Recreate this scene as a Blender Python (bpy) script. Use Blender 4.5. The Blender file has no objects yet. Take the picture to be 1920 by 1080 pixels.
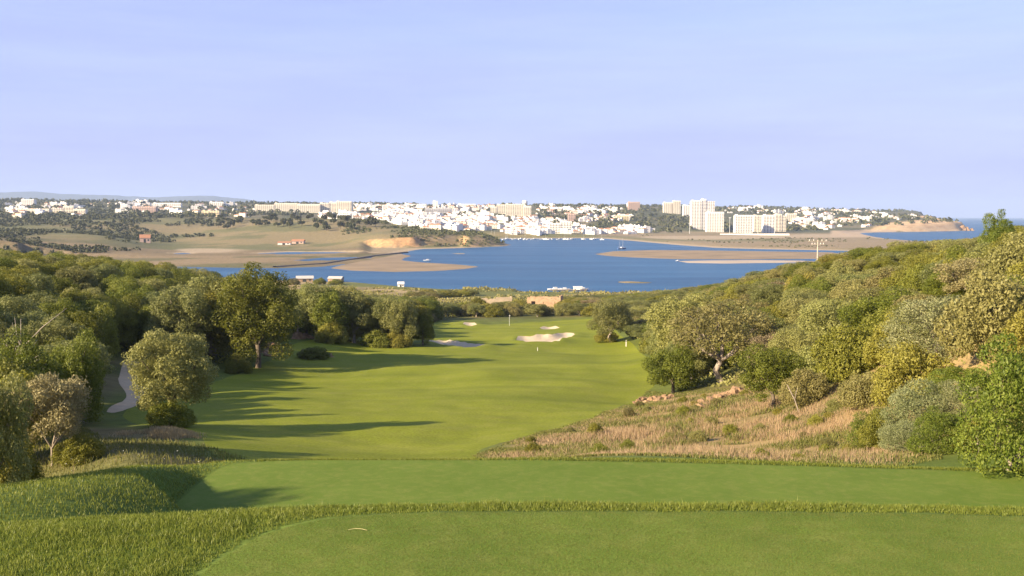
import bpy, math, random
import numpy as np

# ------------------------------------------------------------------ camera, sky, sun
F_PX, HOR, EYE = 1800.0, 406.0, 36.0
TH = math.atan((540 - HOR) / F_PX)
scene = bpy.context.scene
cam_data = bpy.data.cameras.new('camera')
cam = bpy.data.objects.new('camera', cam_data)
scene.collection.objects.link(cam)
cam.location = (0, 0, EYE)
cam.rotation_euler = (math.pi / 2 - TH, 0, 0)
cam_data.sensor_width = 36.0
cam_data.lens = 36.0 * F_PX / 1920.0
cam_data.clip_start = 0.1
cam_data.clip_end = 90000
scene.camera = cam

SUN_EL, SUN_AZ = math.radians(23.5), math.radians(30)      # light travels along (cos az, sin az) on the ground
LDIR = np.array([math.cos(SUN_AZ) * math.cos(SUN_EL), math.sin(SUN_AZ) * math.cos(SUN_EL), -math.sin(SUN_EL)])
world = bpy.data.worlds.new('World')
scene.world = world
world.use_nodes = True
wn, wl = world.node_tree.nodes, world.node_tree.links
wn.clear()
wout = wn.new('ShaderNodeOutputWorld')
wbg = wn.new('ShaderNodeBackground')
sky = wn.new('ShaderNodeTexSky')
sky.sky_type = 'NISHITA'
sky.sun_disc = False
sky.sun_elevation = SUN_EL
sky.sun_rotation = math.atan2(-LDIR[0], -LDIR[1]) % (2 * math.pi)
sky.altitude = 30
sky.air_density = 1.0
sky.dust_density = 0.2
sky.ozone_density = 3.0
# a thin veil of high haze: it whitens the blue with the length of the path through the air (1 / sin elevation),
# and streaky noise in the sky's own directions makes it a little uneven
wtc = wn.new('ShaderNodeTexCoord')
wsep = wn.new('ShaderNodeSeparateXYZ'); wl.new(wtc.outputs['Generated'], wsep.inputs[0])
def wmath(op, a, b=None):
    n = wn.new('ShaderNodeMath'); n.operation = op
    for i, v in ((0, a), (1, b)):
        if v is None: continue
        if isinstance(v, (int, float)): n.inputs[i].default_value = v
        else: wl.new(v, n.inputs[i])
    return n.outputs[0]
wmp = wn.new('ShaderNodeMapping'); wmp.inputs['Scale'].default_value = (1.0, 1.0, 9.0); wmp.inputs['Rotation'].default_value = (0.0, 0.03, 0.4)
wno = wn.new('ShaderNodeTexNoise'); wno.inputs['Scale'].default_value = 2.0; wno.inputs['Detail'].default_value = 6; wno.inputs['Roughness'].default_value = 0.6
wl.new(wtc.outputs['Generated'], wmp.inputs[0]); wl.new(wmp.outputs[0], wno.inputs['Vector'])
wk = wmath('MULTIPLY_ADD', wno.outputs[0], 0.35); wk.node.inputs[2].default_value = 0.12
wtau = wmath('DIVIDE', wk, wmath('ADD', wmath('MAXIMUM', wsep.outputs[2], 0.0), 0.03))
wfac = wmath('SUBTRACT', 1.0, wmath('EXPONENT', wmath('MULTIPLY', wtau, -1.0)))
wmp2 = wn.new('ShaderNodeMapping'); wmp2.inputs['Scale'].default_value = (1.6, 1.6, 17.0); wmp2.inputs['Rotation'].default_value = (0.02, -0.04, 1.1)
wl.new(wtc.outputs['Generated'], wmp2.inputs[0])
wno2 = wn.new('ShaderNodeTexNoise'); wno2.inputs['Scale'].default_value = 1.5; wno2.inputs['Detail'].default_value = 7; wno2.inputs['Roughness'].default_value = 0.62; wl.new(wmp2.outputs[0], wno2.inputs['Vector'])
wrm2 = wn.new('ShaderNodeMapRange'); wrm2.inputs[1].default_value = 0.36; wrm2.inputs[2].default_value = 0.66; wl.new(wno2.outputs[0], wrm2.inputs[0])
wveil = wn.new('ShaderNodeMix'); wveil.data_type = 'RGBA'; wveil.inputs[6].default_value = (2.62, 2.86, 5.25, 1); wveil.inputs[7].default_value = (3.05, 3.35, 5.55, 1); wl.new(wrm2.outputs[0], wveil.inputs[0])
wmix = wn.new('ShaderNodeMix'); wmix.data_type = 'RGBA'; wl.new(wveil.outputs[2], wmix.inputs[7])
wl.new(wfac, wmix.inputs[0]); wl.new(sky.outputs[0], wmix.inputs[6]); wl.new(wmix.outputs[2], wbg.inputs[0])
wbg.inputs[1].default_value = 0.07
wl.new(wbg.outputs[0], wout.inputs[0])

sun_data = bpy.data.lights.new('sun', 'SUN')
sun_data.energy = 5.0
sun_data.angle = math.radians(0.55)
sun_data.color = (1.0, 0.81, 0.56)
sun = bpy.data.objects.new('sun', sun_data)
scene.collection.objects.link(sun)
sun.rotation_euler = (math.pi / 2 - SUN_EL, 0, SUN_AZ - math.pi / 2)
sun.location = (-60, -40, 90)

vs = scene.view_settings
scene.display_settings.display_device = 'sRGB'
vs.view_transform = 'Standard'
vs.look = 'None'
vs.exposure = 1.5
vs.gamma = 1.0
vs.use_curve_mapping = False
scene.cycles.use_denoising = True
scene.cycles.max_bounces = 6
scene.cycles.diffuse_bounces = 3
scene.cycles.transmission_bounces = 3
scene.cycles.volume_bounces = 0

# ------------------------------------------------------------------ helpers
COL = scene.collection
HAZE = 0.000062
RS = np.random.RandomState(7)
random.seed(7)

def ray(px, py):
    """direction of a photo pixel as (X/Y, Z/Y)"""
    a, b = (px - 960) / F_PX, (540 - py) / F_PX
    y = math.cos(TH) + b * math.sin(TH)
    return a / y, (-math.sin(TH) + b * math.cos(TH)) / y

def tag(o, label=None, cat=None, group=None, kind=None):
    if label: o['label'] = label
    if cat: o['category'] = cat
    if group: o['group'] = group
    if kind: o['kind'] = kind
    return o

def empty(name, loc=(0, 0, 0), rz=0.0, scale=(1, 1, 1)):
    o = bpy.data.objects.new(name, None)
    o.empty_display_size = 0.3
    COL.objects.link(o)
    o.location = loc; o.rotation_euler = (0, 0, rz); o.scale = scale
    return o

def np_mesh(name, verts, loops, sizes, mats=(), smooth=False, mat_idx=None):
    """mesh from flat arrays: verts (n,3), loops (flat vertex ids), sizes (verts in each face)"""
    me = bpy.data.meshes.new(name)
    verts = np.asarray(verts, np.float32); loops = np.asarray(loops, np.int32); sizes = np.asarray(sizes, np.int32)
    me.vertices.add(len(verts)); me.vertices.foreach_set('co', verts.ravel())
    me.loops.add(len(loops)); me.loops.foreach_set('vertex_index', loops)
    me.polygons.add(len(sizes))
    st = np.zeros(len(sizes), np.int32); st[1:] = np.cumsum(sizes)[:-1]
    me.polygons.foreach_set('loop_start', st)
    try: me.polygons.foreach_set('loop_total', sizes)
    except Exception: pass
    for m in mats: me.materials.append(m)
    if mat_idx is not None: me.polygons.foreach_set('material_index', np.asarray(mat_idx, np.int32))
    me.polygons.foreach_set('use_smooth', np.full(len(sizes), smooth, bool))
    me.update(calc_edges=True)
    me.validate(clean_customdata=False)
    return me

def link(name, me, parent=None):
    o = bpy.data.objects.new(name, me)
    COL.objects.link(o)
    if parent is not None: o.parent = parent
    return o

def copy_tree(o, parent=None):
    c = o.copy(); COL.objects.link(c)
    if parent is not None: c.parent = parent
    for ch in list(o.children): copy_tree(ch, c)
    return c

def fattr(me, name, vals):
    a = me.attributes.new(name, 'FLOAT', 'POINT'); a.data.foreach_set('value', np.asarray(vals, np.float32))

def cattr(me, name, rgb):
    a = me.attributes.new(name, 'FLOAT_COLOR', 'POINT')
    c = np.ones((len(rgb), 4), np.float32); c[:, :3] = rgb
    a.data.foreach_set('color', c.ravel())

class MB:
    """collects boxes, tubes and polygons for ONE mesh"""
    def __init__(s): s.v, s.f, s.m = [], [], []
    def poly(s, pts, m=0):
        n = len(s.v); s.v += [tuple(p) for p in pts]; s.f.append(tuple(range(n, n + len(pts)))); s.m.append(m)
    def box(s, x0, x1, y0, y1, z0, z1, m=0, top=1.0):
        cx, cy = (x0 + x1) / 2, (y0 + y1) / 2
        n = len(s.v)
        for z, k in ((z0, 1.0), (z1, top)):
            for x, y in ((x0, y0), (x1, y0), (x1, y1), (x0, y1)):
                s.v.append((cx + (x - cx) * k, cy + (y - cy) * k, z))
        for q in ((0, 3, 2, 1), (4, 5, 6, 7), (0, 1, 5, 4), (1, 2, 6, 5), (2, 3, 7, 6), (3, 0, 4, 7)):
            s.f.append(tuple(n + i for i in q)); s.m.append(m)
    def tube(s, pts, rad, k=6, m=0, cap=True):
        pts = [np.array(p, float) for p in pts]
        base = len(s.v)
        for i, p in enumerate(pts):
            d = pts[min(i + 1, len(pts) - 1)] - pts[max(i - 1, 0)]
            d = d / (np.linalg.norm(d) + 1e-9)
            a = np.cross(d, (0.31, 0.95, 0.1) if abs(d[2]) > 0.5 else (0, 0, 1)); a /= np.linalg.norm(a) + 1e-9
            b = np.cross(d, a)
            for j in range(k):
                t = 2 * math.pi * j / k
                s.v.append(tuple(p + rad[i] * (math.cos(t) * a + math.sin(t) * b)))
        for i in range(len(pts) - 1):
            for j in range(k):
                j2 = (j + 1) % k
                s.f.append((base + i * k + j, base + i * k + j2, base + (i + 1) * k + j2, base + (i + 1) * k + j)); s.m.append(m)
        if cap:
            s.f.append(tuple(base + (len(pts) - 1) * k + j for j in range(k))); s.m.append(m)
    def mesh(s, name, mats, smooth=False):
        loops = [i for f in s.f for i in f]
        return np_mesh(name, s.v, loops, [len(f) for f in s.f], mats, smooth, s.m)
    def build(s, name, mats, parent=None, smooth=False):
        if not isinstance(mats, (list, tuple)): mats = [mats]
        return link(name, s.mesh(name, mats, smooth), parent)

# value noise (fractal) for terrain shapes and placement
_tab = np.random.RandomState(3).rand(256, 256)
def vnoise(x, y):
    xi, yi = np.floor(x).astype(int), np.floor(y).astype(int)
    fx, fy = x - xi, y - yi
    fx = fx * fx * (3 - 2 * fx); fy = fy * fy * (3 - 2 * fy)
    a, b = _tab[xi & 255, yi & 255], _tab[(xi + 1) & 255, yi & 255]
    c, d = _tab[xi & 255, (yi + 1) & 255], _tab[(xi + 1) & 255, (yi + 1) & 255]
    return (a + (b - a) * fx) * (1 - fy) + (c + (d - c) * fx) * fy
def fbm(x, y, o=4):
    r, a, t = 0, 0.5, 0
    for i in range(o):
        r = r + a * vnoise(x * 2 ** i + 17.3 * i, y * 2 ** i + 5.1 * i); t += a; a *= 0.5
    return r / t
def sstep(a, b, x):
    t = np.clip((x - a) / (b - a), 0, 1); return t * t * (3 - 2 * t)
def sdf_poly(x, y, poly):
    """signed distance (inside positive) of points to a polygon"""
    shp = np.shape(x); x = np.ravel(x); y = np.ravel(y)
    d = np.full(x.shape, 1e18); ins = np.zeros(x.shape, bool)
    n = len(poly)
    for i in range(n):
        ax, ay = poly[i]; bx, by = poly[(i + 1) % n]
        ex, ey = bx - ax, by - ay
        t = np.clip(((x - ax) * ex + (y - ay) * ey) / (ex * ex + ey * ey + 1e-12), 0, 1)
        d = np.minimum(d, (x - ax - t * ex) ** 2 + (y - ay - t * ey) ** 2)
        c = ((ay > y) != (by > y)) & (x < (bx - ax) * (y - ay) / (by - ay + 1e-12) + ax)
        ins ^= c
    return (np.sqrt(d) * np.where(ins, 1, -1)).reshape(shp)
def smooth_loop(pts, it=2):
    p = [tuple(q) for q in pts]
    for _ in range(it):
        o = []
        for i in range(len(p)):
            a, b = p[i], p[(i + 1) % len(p)]
            o.append((a[0] * .75 + b[0] * .25, a[1] * .75 + b[1] * .25)); o.append((a[0] * .25 + b[0] * .75, a[1] * .25 + b[1] * .75))
        p = o
    return p

# ------------------------------------------------------------------ materials
def mat_new(name):
    m = bpy.data.materials.new(name); m.use_nodes = True
    nt = m.node_tree
    return m, nt, nt.nodes, nt.links, nt.nodes['Principled BSDF']
def nd(nt, typ, **kw):
    n = nt.nodes.new(typ)
    for k, v in kw.items(): setattr(n, k, v)
    return n
def noise(nt, scale, detail=4, rough=0.55, vec=None, kind='Object'):
    n = nd(nt, 'ShaderNodeTexNoise')
    n.inputs['Scale'].default_value = scale; n.inputs['Detail'].default_value = detail; n.inputs['Roughness'].default_value = rough
    if vec is None:
        tc = nd(nt, 'ShaderNodeTexCoord'); vec = tc.outputs[kind]
    nt.links.new(vec, n.inputs['Vector'])
    return n.outputs[0]
def mixc(nt, fac, a, b, mode='MIX'):
    n = nd(nt, 'ShaderNodeMix', data_type='RGBA', blend_type=mode)
    for i, v in ((0, fac), (6, a), (7, b)):
        if isinstance(v, (int, float)): n.inputs[i].default_value = v
        elif isinstance(v, (tuple, list)): n.inputs[i].default_value = (*v, 1) if len(v) == 3 else v
        else: nt.links.new(v, n.inputs[i])
    return n.outputs[2]
def rng(nt, v, a, b, c=0.0, d=1.0):
    n = nd(nt, 'ShaderNodeMapRange')
    for i, q in enumerate((a, b, c, d)): n.inputs[i + 1].default_value = q
    nt.links.new(v, n.inputs[0]); return n.outputs[0]
def bump(nt, b, height, strength=0.3, dist=0.05):
    n = nd(nt, 'ShaderNodeBump'); n.inputs['Strength'].default_value = strength; n.inputs['Distance'].default_value = dist
    nt.links.new(height, n.inputs['Height']); nt.links.new(n.outputs[0], b.inputs['Normal'])

def simple_mat(name, col, rough=0.8, var=0.25, scale=3.0, col2=None, bumpy=0.0, spec=0.3):
    m, nt, ns, ls, b = mat_new(name)
    n = noise(nt, scale)
    c2 = col2 or tuple(c * (1 - var) for c in col)
    ls.new(mixc(nt, rng(nt, n, 0.3, 0.7), c2, col), b.inputs['Base Color'])
    b.inputs['Roughness'].default_value = rough
    b.inputs['Specular IOR Level'].default_value = spec
    if bumpy: bump(nt, b, noise(nt, scale * 6), bumpy, 0.05)
    return m

def turf_mat(name, c1, c2, big=0.12, fine=40, stripe=0.0, bs=0.3, bd=0.02, dry=(0.30, 0.27, 0.09), dryamt=0.25):
    m, nt, ns, ls, b = mat_new(name)
    nb = noise(nt, big, 5, 0.6); nf = noise(nt, fine, 3, 0.7); nm = noise(nt, big * 9, 4, 0.6)
    c = mixc(nt, rng(nt, nb, 0.35, 0.65), c1, c2)
    c = mixc(nt, rng(nt, nm, 0.45, 0.75, 0, dryamt), c, dry)
    c = mixc(nt, rng(nt, nf, 0.25, 0.75, 0.0, 1.0), c, (0.62, 0.62, 0.62), 'MULTIPLY') if False else c
    if stripe:
        tcs = nd(nt, 'ShaderNodeTexCoord'); mps = nd(nt, 'ShaderNodeMapping'); mps.inputs['Scale'].default_value = (0.018, 0.16, 0.1); mps.inputs['Rotation'].default_value = (0, 0, 0.25); ls.new(tcs.outputs['Object'], mps.inputs[0])
        c = mixc(nt, rng(nt, noise(nt, 1.0, 3, 0.5, mps.outputs[0]), 0.35, 0.65, 0, stripe), c, (0.11, 0.14, 0.016))
    g = rng(nt, nf, 0.25, 0.75, 0.62, 1.3)
    hv = nd(nt, 'ShaderNodeHueSaturation'); ls.new(c, hv.inputs['Color']); ls.new(g, hv.inputs['Value'])
    ls.new(hv.outputs[0], b.inputs['Base Color'])
    b.inputs['Roughness'].default_value = 0.85
    b.inputs['Specular IOR Level'].default_value = 0.05
    bump(nt, b, nf, bs, bd)
    return m

def leaf_mat(name, c1, c2, c3=None, trans=0.28, var=0.22, rough=0.55, spec=0.3):
    """leaf colour runs from c1 to c2 leaf by leaf, and each plant differs a little"""
    m, nt, ns, ls, b = mat_new(name)
    at = nd(nt, 'ShaderNodeAttribute', attribute_name='tint')
    oi = nd(nt, 'ShaderNodeObjectInfo')
    c = mixc(nt, at.outputs['Fac'], c1, c2)
    if c3:
        c = mixc(nt, rng(nt, oi.outputs['Random'], 0.45, 1.0, 0, 0.75), c, c3)
    hv = nd(nt, 'ShaderNodeHueSaturation')
    ls.new(c, hv.inputs['Color'])
    ls.new(rng(nt, oi.outputs['Random'], 0, 1, 1 - var, 1 + var), hv.inputs['Value'])
    mul = nd(nt, 'ShaderNodeMath', operation='MULTIPLY'); mul.inputs[1].default_value = 7.31
    fr = nd(nt, 'ShaderNodeMath', operation='FRACT'); ls.new(oi.outputs['Random'], mul.inputs[0]); ls.new(mul.outputs[0], fr.inputs[0])
    ls.new(rng(nt, fr.outputs[0], 0, 1, 0.485, 0.512), hv.inputs['Hue'])
    ls.new(hv.outputs[0], b.inputs['Base Color'])
    b.inputs['Roughness'].default_value = rough; b.inputs['Specular IOR Level'].default_value = spec
    tr = nd(nt, 'ShaderNodeBsdfTranslucent'); ls.new(hv.outputs[0], tr.inputs[0])
    mx = nd(nt, 'ShaderNodeMixShader'); mx.inputs[0].default_value = trans
    ls.new(b.outputs[0], mx.inputs[1]); ls.new(tr.outputs[0], mx.inputs[2])
    ls.new(mx.outputs[0], nt.nodes['Material Output'].inputs[0])
    return m

M = {}
M['tee'] = turf_mat('tee turf', (0.100, 0.152, 0.024), (0.122, 0.174, 0.030), big=0.5, fine=55, bs=0.35, bd=0.012, dryamt=0.22)
M['fairway'] = turf_mat('fairway turf', (0.178, 0.208, 0.020), (0.220, 0.243, 0.027), big=0.05, fine=6, stripe=0.45, bs=0.35, bd=0.05, dryamt=0.28)
M['bunker'] = simple_mat('bunker sand', (0.56, 0.45, 0.30), 0.95, 0.2, 2.0, bumpy=0.3)
M['path'] = simple_mat('path gravel', (0.52, 0.40, 0.25), 0.95, 0.2, 1.2, bumpy=0.2)
M['bank'] = simple_mat('wet sand', (0.30, 0.22, 0.13), 0.9, 0.28, 0.03, col2=(0.19, 0.145, 0.088))
M['palebank'] = simple_mat('pale sand', (0.44, 0.36, 0.27), 0.9, 0.15, 0.03)
M['rock'] = simple_mat('sandstone', (0.38, 0.245, 0.14), 0.95, 0.45, 1.6, col2=(0.17, 0.105, 0.06), bumpy=0.8)
M['bark'] = simple_mat('bark', (0.17, 0.135, 0.10), 0.9, 0.5, 4.0, bumpy=0.6)
M['palebark'] = simple_mat('pale bark', (0.36, 0.30, 0.24), 0.9, 0.4, 4.0, bumpy=0.5)
M['deadwood'] = simple_mat('dead wood', (0.48, 0.41, 0.33), 0.9, 0.3, 4.0)
M['white'] = simple_mat('white wall', (0.80, 0.77, 0.72), 0.85, 0.06, 0.3)
M['cream'] = simple_mat('cream wall', (0.74, 0.68, 0.56), 0.85, 0.08, 0.3)
M['yellow'] = simple_mat('yellow wall', (0.66, 0.56, 0.36), 0.85, 0.08, 0.3)
M['pink'] = simple_mat('pink wall', (0.52, 0.38, 0.31), 0.85, 0.1, 0.3)
M['greywall'] = simple_mat('grey wall', (0.42, 0.42, 0.43), 0.85, 0.1, 0.3)
M['tile'] = simple_mat('clay roof tile', (0.42, 0.21, 0.12), 0.85, 0.25, 1.5)
M['flatroof'] = simple_mat('flat roof', (0.50, 0.47, 0.43), 0.9, 0.15, 0.5)
M['dark'] = simple_mat('dark opening', (0.05, 0.055, 0.06), 0.35, 0.2, 1.0, spec=0.5)
M['shade'] = simple_mat('window glass', (0.27, 0.26, 0.25), 0.3, 0.2, 1.0, spec=0.4)
M['masonry'] = simple_mat('rubble masonry', (0.42, 0.30, 0.19), 0.95, 0.4, 0.9, col2=(0.27, 0.18, 0.11), bumpy=0.5)
M['plaster'] = simple_mat('old plaster', (0.55, 0.44, 0.30), 0.95, 0.3, 0.6, bumpy=0.3)
M['metal'] = simple_mat('weathered metal', (0.55, 0.56, 0.55), 0.5, 0.15, 1.0)
M['boatwhite'] = simple_mat('boat paint', (0.82, 0.82, 0.80), 0.35, 0.05, 1.0)
M['boatblue'] = simple_mat('blue boat paint', (0.06, 0.12, 0.28), 0.35, 0.1, 1.0)
M['wood'] = simple_mat('grey wood', (0.30, 0.25, 0.20), 0.9, 0.3, 3.0)
M['stone'] = simple_mat('dark stone', (0.17, 0.14, 0.11), 0.95, 0.4, 0.6, bumpy=0.5)
M['straw'] = simple_mat('straw', (0.62, 0.52, 0.26), 0.8, 0.2, 20.0)
M['red'] = simple_mat('red paint', (0.6, 0.05, 0.04), 0.5, 0.1, 3.0)
# ------------------------------------------------------------------ terrain heights
# control points: (photo x, photo y of the ground, distance)  or (photo x, ('z', height), distance)
CP = []
def cp(px, py, D):
    if isinstance(py, tuple): u, z = (px - 960) / F_PX, py[1]
    else:
        u, v = ray(px, py); z = EYE + v * D
    CP.append((u, math.log(D), z))
Z = lambda z: ('z', z)
# tee terrace and its banks
for px in (500, 960, 1450, 1920, 2300): cp(px, Z(29.0), 14); cp(px, Z(29.0), 20); cp(px, Z(29.0), 26)
for px in (960, 1920, 3000): cp(px, Z(29.0), 4)
for px in (-300, 0): cp(px, Z(30.9), 13); cp(px, 938, 17); cp(px, 912, 20)
cp(-900, Z(31.5), 13); cp(-900, Z(30.5), 25); cp(-900, Z(27), 60)
cp(100, 900, 22); cp(200, 888, 24.3); cp(300, 877, 26); cp(150, 925, 18.5); cp(430, 868, 27); cp(0, Z(27.0), 27); cp(100, Z(26.8), 29); cp(200, Z(26.6), 31); cp(300, Z(26.5), 33); cp(430, Z(26.4), 34); cp(-300, Z(27), 30)
cp(250, 858, 36); cp(280, 830, 44); cp(500, 850, 45); cp(100, 850, 40)
# valley and fairway
cp(900, 858, 45); cp(700, 835, 52); cp(310, 797, 58); cp(600, 790, 65); cp(900, 790, 67); cp(800, 740, 92)
cp(1000, 820, 55); cp(1100, 740, 92); cp(600, 735, 92); cp(700, 690, 124); cp(950, 680, 132); cp(1100, 690, 122)
cp(200, 771, 71); cp(262, 745, 80); cp(225, 704, 100); cp(250, 679, 114); cp(120, 760, 72); cp(0, 790, 60)
cp(400, 715, 103); cp(485, 690, 121); cp(600, 660, 142); cp(570, 632, 166); cp(700, 640, 168); cp(800, 643, 174)
cp(880, 650, 168); cp(1020, 637, 188); cp(1030, 617, 226); cp(880, 607, 240); cp(1100, 610, 226); cp(1130, 640, 184)
cp(1200, 660, 160); cp(1220, 715, 108); cp(1190, 757, 89); cp(905, 838, 50); cp(960, 597, 262); cp(1090, 596, 262)
# dry grass slope and rocky hill
cp(1300, 852, 36); cp(1600, 867, 30); cp(1200, 785, 68); cp(1300, 750, 75); cp(1500, 795, 52); cp(1650, 822, 42)
cp(1352, 715, 92); cp(1550, 695, 82); cp(1450, 770, 60); cp(1800, 874, 28.5); cp(1920, 882, 27.5); cp(2200, Z(29.5), 30)
cp(1900, Z(30.6), 45); cp(1900, Z(31.6), 72); cp(1900, Z(31.9), 100); cp(1760, Z(29.4), 100); cp(1710, Z(27.4), 120); cp(1600, Z(27.4), 140)
cp(1600, Z(25.6), 100); cp(1650, Z(26.5), 65); cp(1500, Z(24.6), 170); cp(1400, Z(21.0), 195); cp(1300, Z(13.6), 235)
cp(1400, Z(20.2), 125); cp(1250, Z(13.4), 200); cp(1200, Z(10.5), 262); cp(1100, Z(6.8), 310); cp(1400, Z(13), 300)
cp(1700, Z(23), 210); cp(1900, Z(25), 210); cp(1700, Z(7), 370); cp(1950, Z(9), 400); cp(2400, Z(32), 60); cp(2400, Z(32), 150)
cp(3200, Z(30), 40); cp(3200, Z(30), 200); cp(2600, Z(10), 450)
# wooded hill by the cart path
cp(0, Z(24.5), 105); cp(0, Z(23.8), 165); cp(150, Z(22.6), 158); cp(250, Z(20.8), 184); cp(350, Z(19.0), 205)
cp(450, Z(15.5), 185); cp(600, Z(12), 215); cp(0, Z(13), 310); cp(300, Z(8), 315); cp(500, Z(5.5), 310); cp(700, Z(5), 300)
cp(-500, Z(26), 80); cp(-500, Z(27), 160); cp(-700, Z(13), 320); cp(-1500, Z(27), 60); cp(-1500, Z(25), 200)
# scrubland down to the shore
cp(850, Z(6.5), 285); cp(850, Z(4.2), 350); cp(1050, Z(4.3), 350); cp(1200, Z(5.0), 350)
for px in (-600, 0, 300, 600, 850, 1050, 1300, 1700, 2300): cp(px, Z(2.2), 430); cp(px, Z(1.0), 560); cp(px, Z(1.0), 750)
for px in (1200, 1500, 1900, 2400): cp(px, Z(1.5), 1000); cp(px, Z(1.5), 1500)
# far shore: fields, headland, town hill, cape
for q in ((300, 465, 1050), (250, 450, 1250), (350, 430, 1450), (450, 420, 1500), (450, 450, 1200), (560, 440, 1250), (560, 416, 1450),
          (650, 412, 1500), (700, 428, 1300), (650, 457, 1130), (750, 438, 1180), (850, 433, 1330), (910, 436, 1320), (720, 438, 1150), (765, 442, 1140),
          (850, 430, 1900), (850, 402, 2300), (850, 388, 2700), (850, 385, 3300), (1000, 432, 1850), (1000, 408, 2300), (950, 393, 2600),
          (1000, 385, 3400), (1200, 441, 1780), (1150, 422, 2100), (1200, 402, 2500), (1200, 388, 3300), (1320, 431, 2050), (1340, 437, 1900),
          (1300, 412, 2500), (1400, 440, 1850), (1400, 397, 3000), (1500, 392, 3500), (1500, 427, 2300), (1600, 433, 2100), (1650, 413, 2500),
          (1600, 400, 3300), (1700, 404, 3000), (1740, 405, 2750), (1780, 415, 2550), (1700, 409, 2520), (0, 456, 800), (0, 432, 1200), (0, 402, 1900),
          (0, 383, 2800), (0, 376, 3600), (200, 442, 1100), (200, 417, 1500), (200, 397, 2200), (200, 378, 3500), (400, 402, 2200),
          (400, 381, 3500), (600, 402, 2300), (600, 383, 3400), (-400, 376, 3500), (-400, 430, 1200), (-400, 400, 2000), (720, 414, 1750),
          (300, 473, 920), (500, 470, 980), (100, 465, 900)): cp(*q)
for px in (-600, 0, 400, 800, 1200, 1600, 2100): cp(px, Z(60), 5500); cp(px, Z(40), 9000); cp(px, Z(40), 30000)
CP = np.array(CP)
def _phi(r2): return 0.5 * r2 * np.log(r2 + 1e-12)
def _feat(u, l): return np.stack([u * 1.7, l], -1)
def rbf_fit():
    P = _feat(CP[:, 0], CP[:, 1]); n = len(P)
    d2 = ((P[:, None] - P[None]) ** 2).sum(-1)
    A = np.zeros((n + 3, n + 3)); A[:n, :n] = _phi(d2) + np.eye(n) * 0.0012
    A[:n, n] = 1; A[:n, n + 1:] = P; A[n, :n] = 1; A[n + 1:, :n] = P.T
    return P, np.linalg.solve(A, np.concatenate([CP[:, 2], np.zeros(3)]))
RP, RW = rbf_fit()
def rbf(u, l):
    shp = u.shape; q = _feat(u.ravel(), l.ravel()); out = np.zeros(len(q))
    for s in range(0, len(q), 40000):
        c = q[s:s + 40000]
        d2 = (c[:, None, 0] - RP[None, :, 0]) ** 2 + (c[:, None, 1] - RP[None, :, 1]) ** 2
        out[s:s + 40000] = _phi(d2) @ RW[:len(RP)] + RW[len(RP)] + c @ RW[len(RP) + 1:]
    return out.reshape(shp)

# grid: columns of constant X/Y, rows of constant Y (log spaced), so cells stay about the size of a few pixels
uf = np.arange(-0.62, 0.6201, 0.0038)
uc = np.array([0.66, 0.72, 0.8, 0.9, 1.05, 1.25, 1.5, 1.9, 2.6, 4.0])
GU = np.concatenate([-uc[::-1], uf, uc])
GL = np.concatenate([np.linspace(math.log(2.2), math.log(950), 480, endpoint=False), np.linspace(math.log(950), math.log(2900), 230, endpoint=False), np.linspace(math.log(2900), math.log(28000), 110)])
UU, LL = np.meshgrid(GU, GL)
YY = np.exp(LL); XX = UU * YY

def water_poly(pts):          # outline traced where land meets the water (z = 0)
    o = []
    for px, py in pts:
        u, v = ray(px, py); D = -EYE / v; o.append((u * D, D))
    return o
def xy(px, D): return ((px - 960) / F_PX * D, D)
near_land = [(-9000, -50)] + [xy(-4000, 560), xy(-600, 560)] + water_poly([(0, 512), (300, 514), (420, 520), (520, 525), (590, 528), (660, 529), (750, 537),
            (830, 542), (900, 545), (980, 546.5), (1050, 547), (1150, 549), (1230, 546), (1300, 540), (1400, 530), (1600, 520), (1900, 515), (2600, 515)]) + [xy(6000, 600), (9000, -50)]
main_land = [xy(-3000, 620)] + water_poly([(-300, 500), (100, 497), (250, 499), (330, 500), (420, 502), (520, 503), (600, 500.5), (640, 496), (700, 487), (745, 478), (768, 471),
            (790, 467), (850, 465.5), (905, 463.5), (945, 461.5), (956, 459.5), (945, 457), (925, 453), (916, 450), (930, 447.5), (1000, 447), (1080, 446.5), (1130, 447),
            (1165, 450), (1210, 454), (1260, 458.5), (1340, 464.5), (1420, 467), (1500, 468.5), (1620, 471), (1700, 474), (1800, 470), (1800, 455),
            (1720, 452), (1660, 447.5), (1625, 441.5), (1612, 437), (1650, 435.5), (1700, 435), (1750, 434), (1800, 433), (1815, 432)]) + \
            [xy(1800, 2600), xy(1752, 2900), xy(1745, 4200), xy(1715, 9000), xy(1680, 27000), xy(-3500, 27000)]
bank_a = water_poly([(618, 503), (660, 507.5), (740, 510), (820, 508), (870, 504.5), (899, 500), (855, 495.5), (790, 492), (752, 488), (758, 484), (772, 480), (752, 476), (700, 486), (640, 497)])
bank_b = water_poly([(1114, 476.5), (1150, 471), (1220, 468.8), (1320, 469.4), (1420, 471), (1560, 473), (1600, 480), (1560, 485), (1400, 486.5), (1270, 486), (1180, 482.5), (1140, 480)])
bank_c = water_poly([(1270, 489.5), (1330, 488.2), (1420, 487.6), (1500, 488.5), (1540, 490), (1480, 492.6), (1360, 494.2), (1290, 493)])
bank_d = water_poly([(1145, 528.4), (1180, 527.4), (1225, 529.4), (1215, 531.2), (1170, 530.8)])
bank_e = water_poly([(845, 475.2), (870, 474.6), (876, 476), (858, 476.6)])
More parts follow.
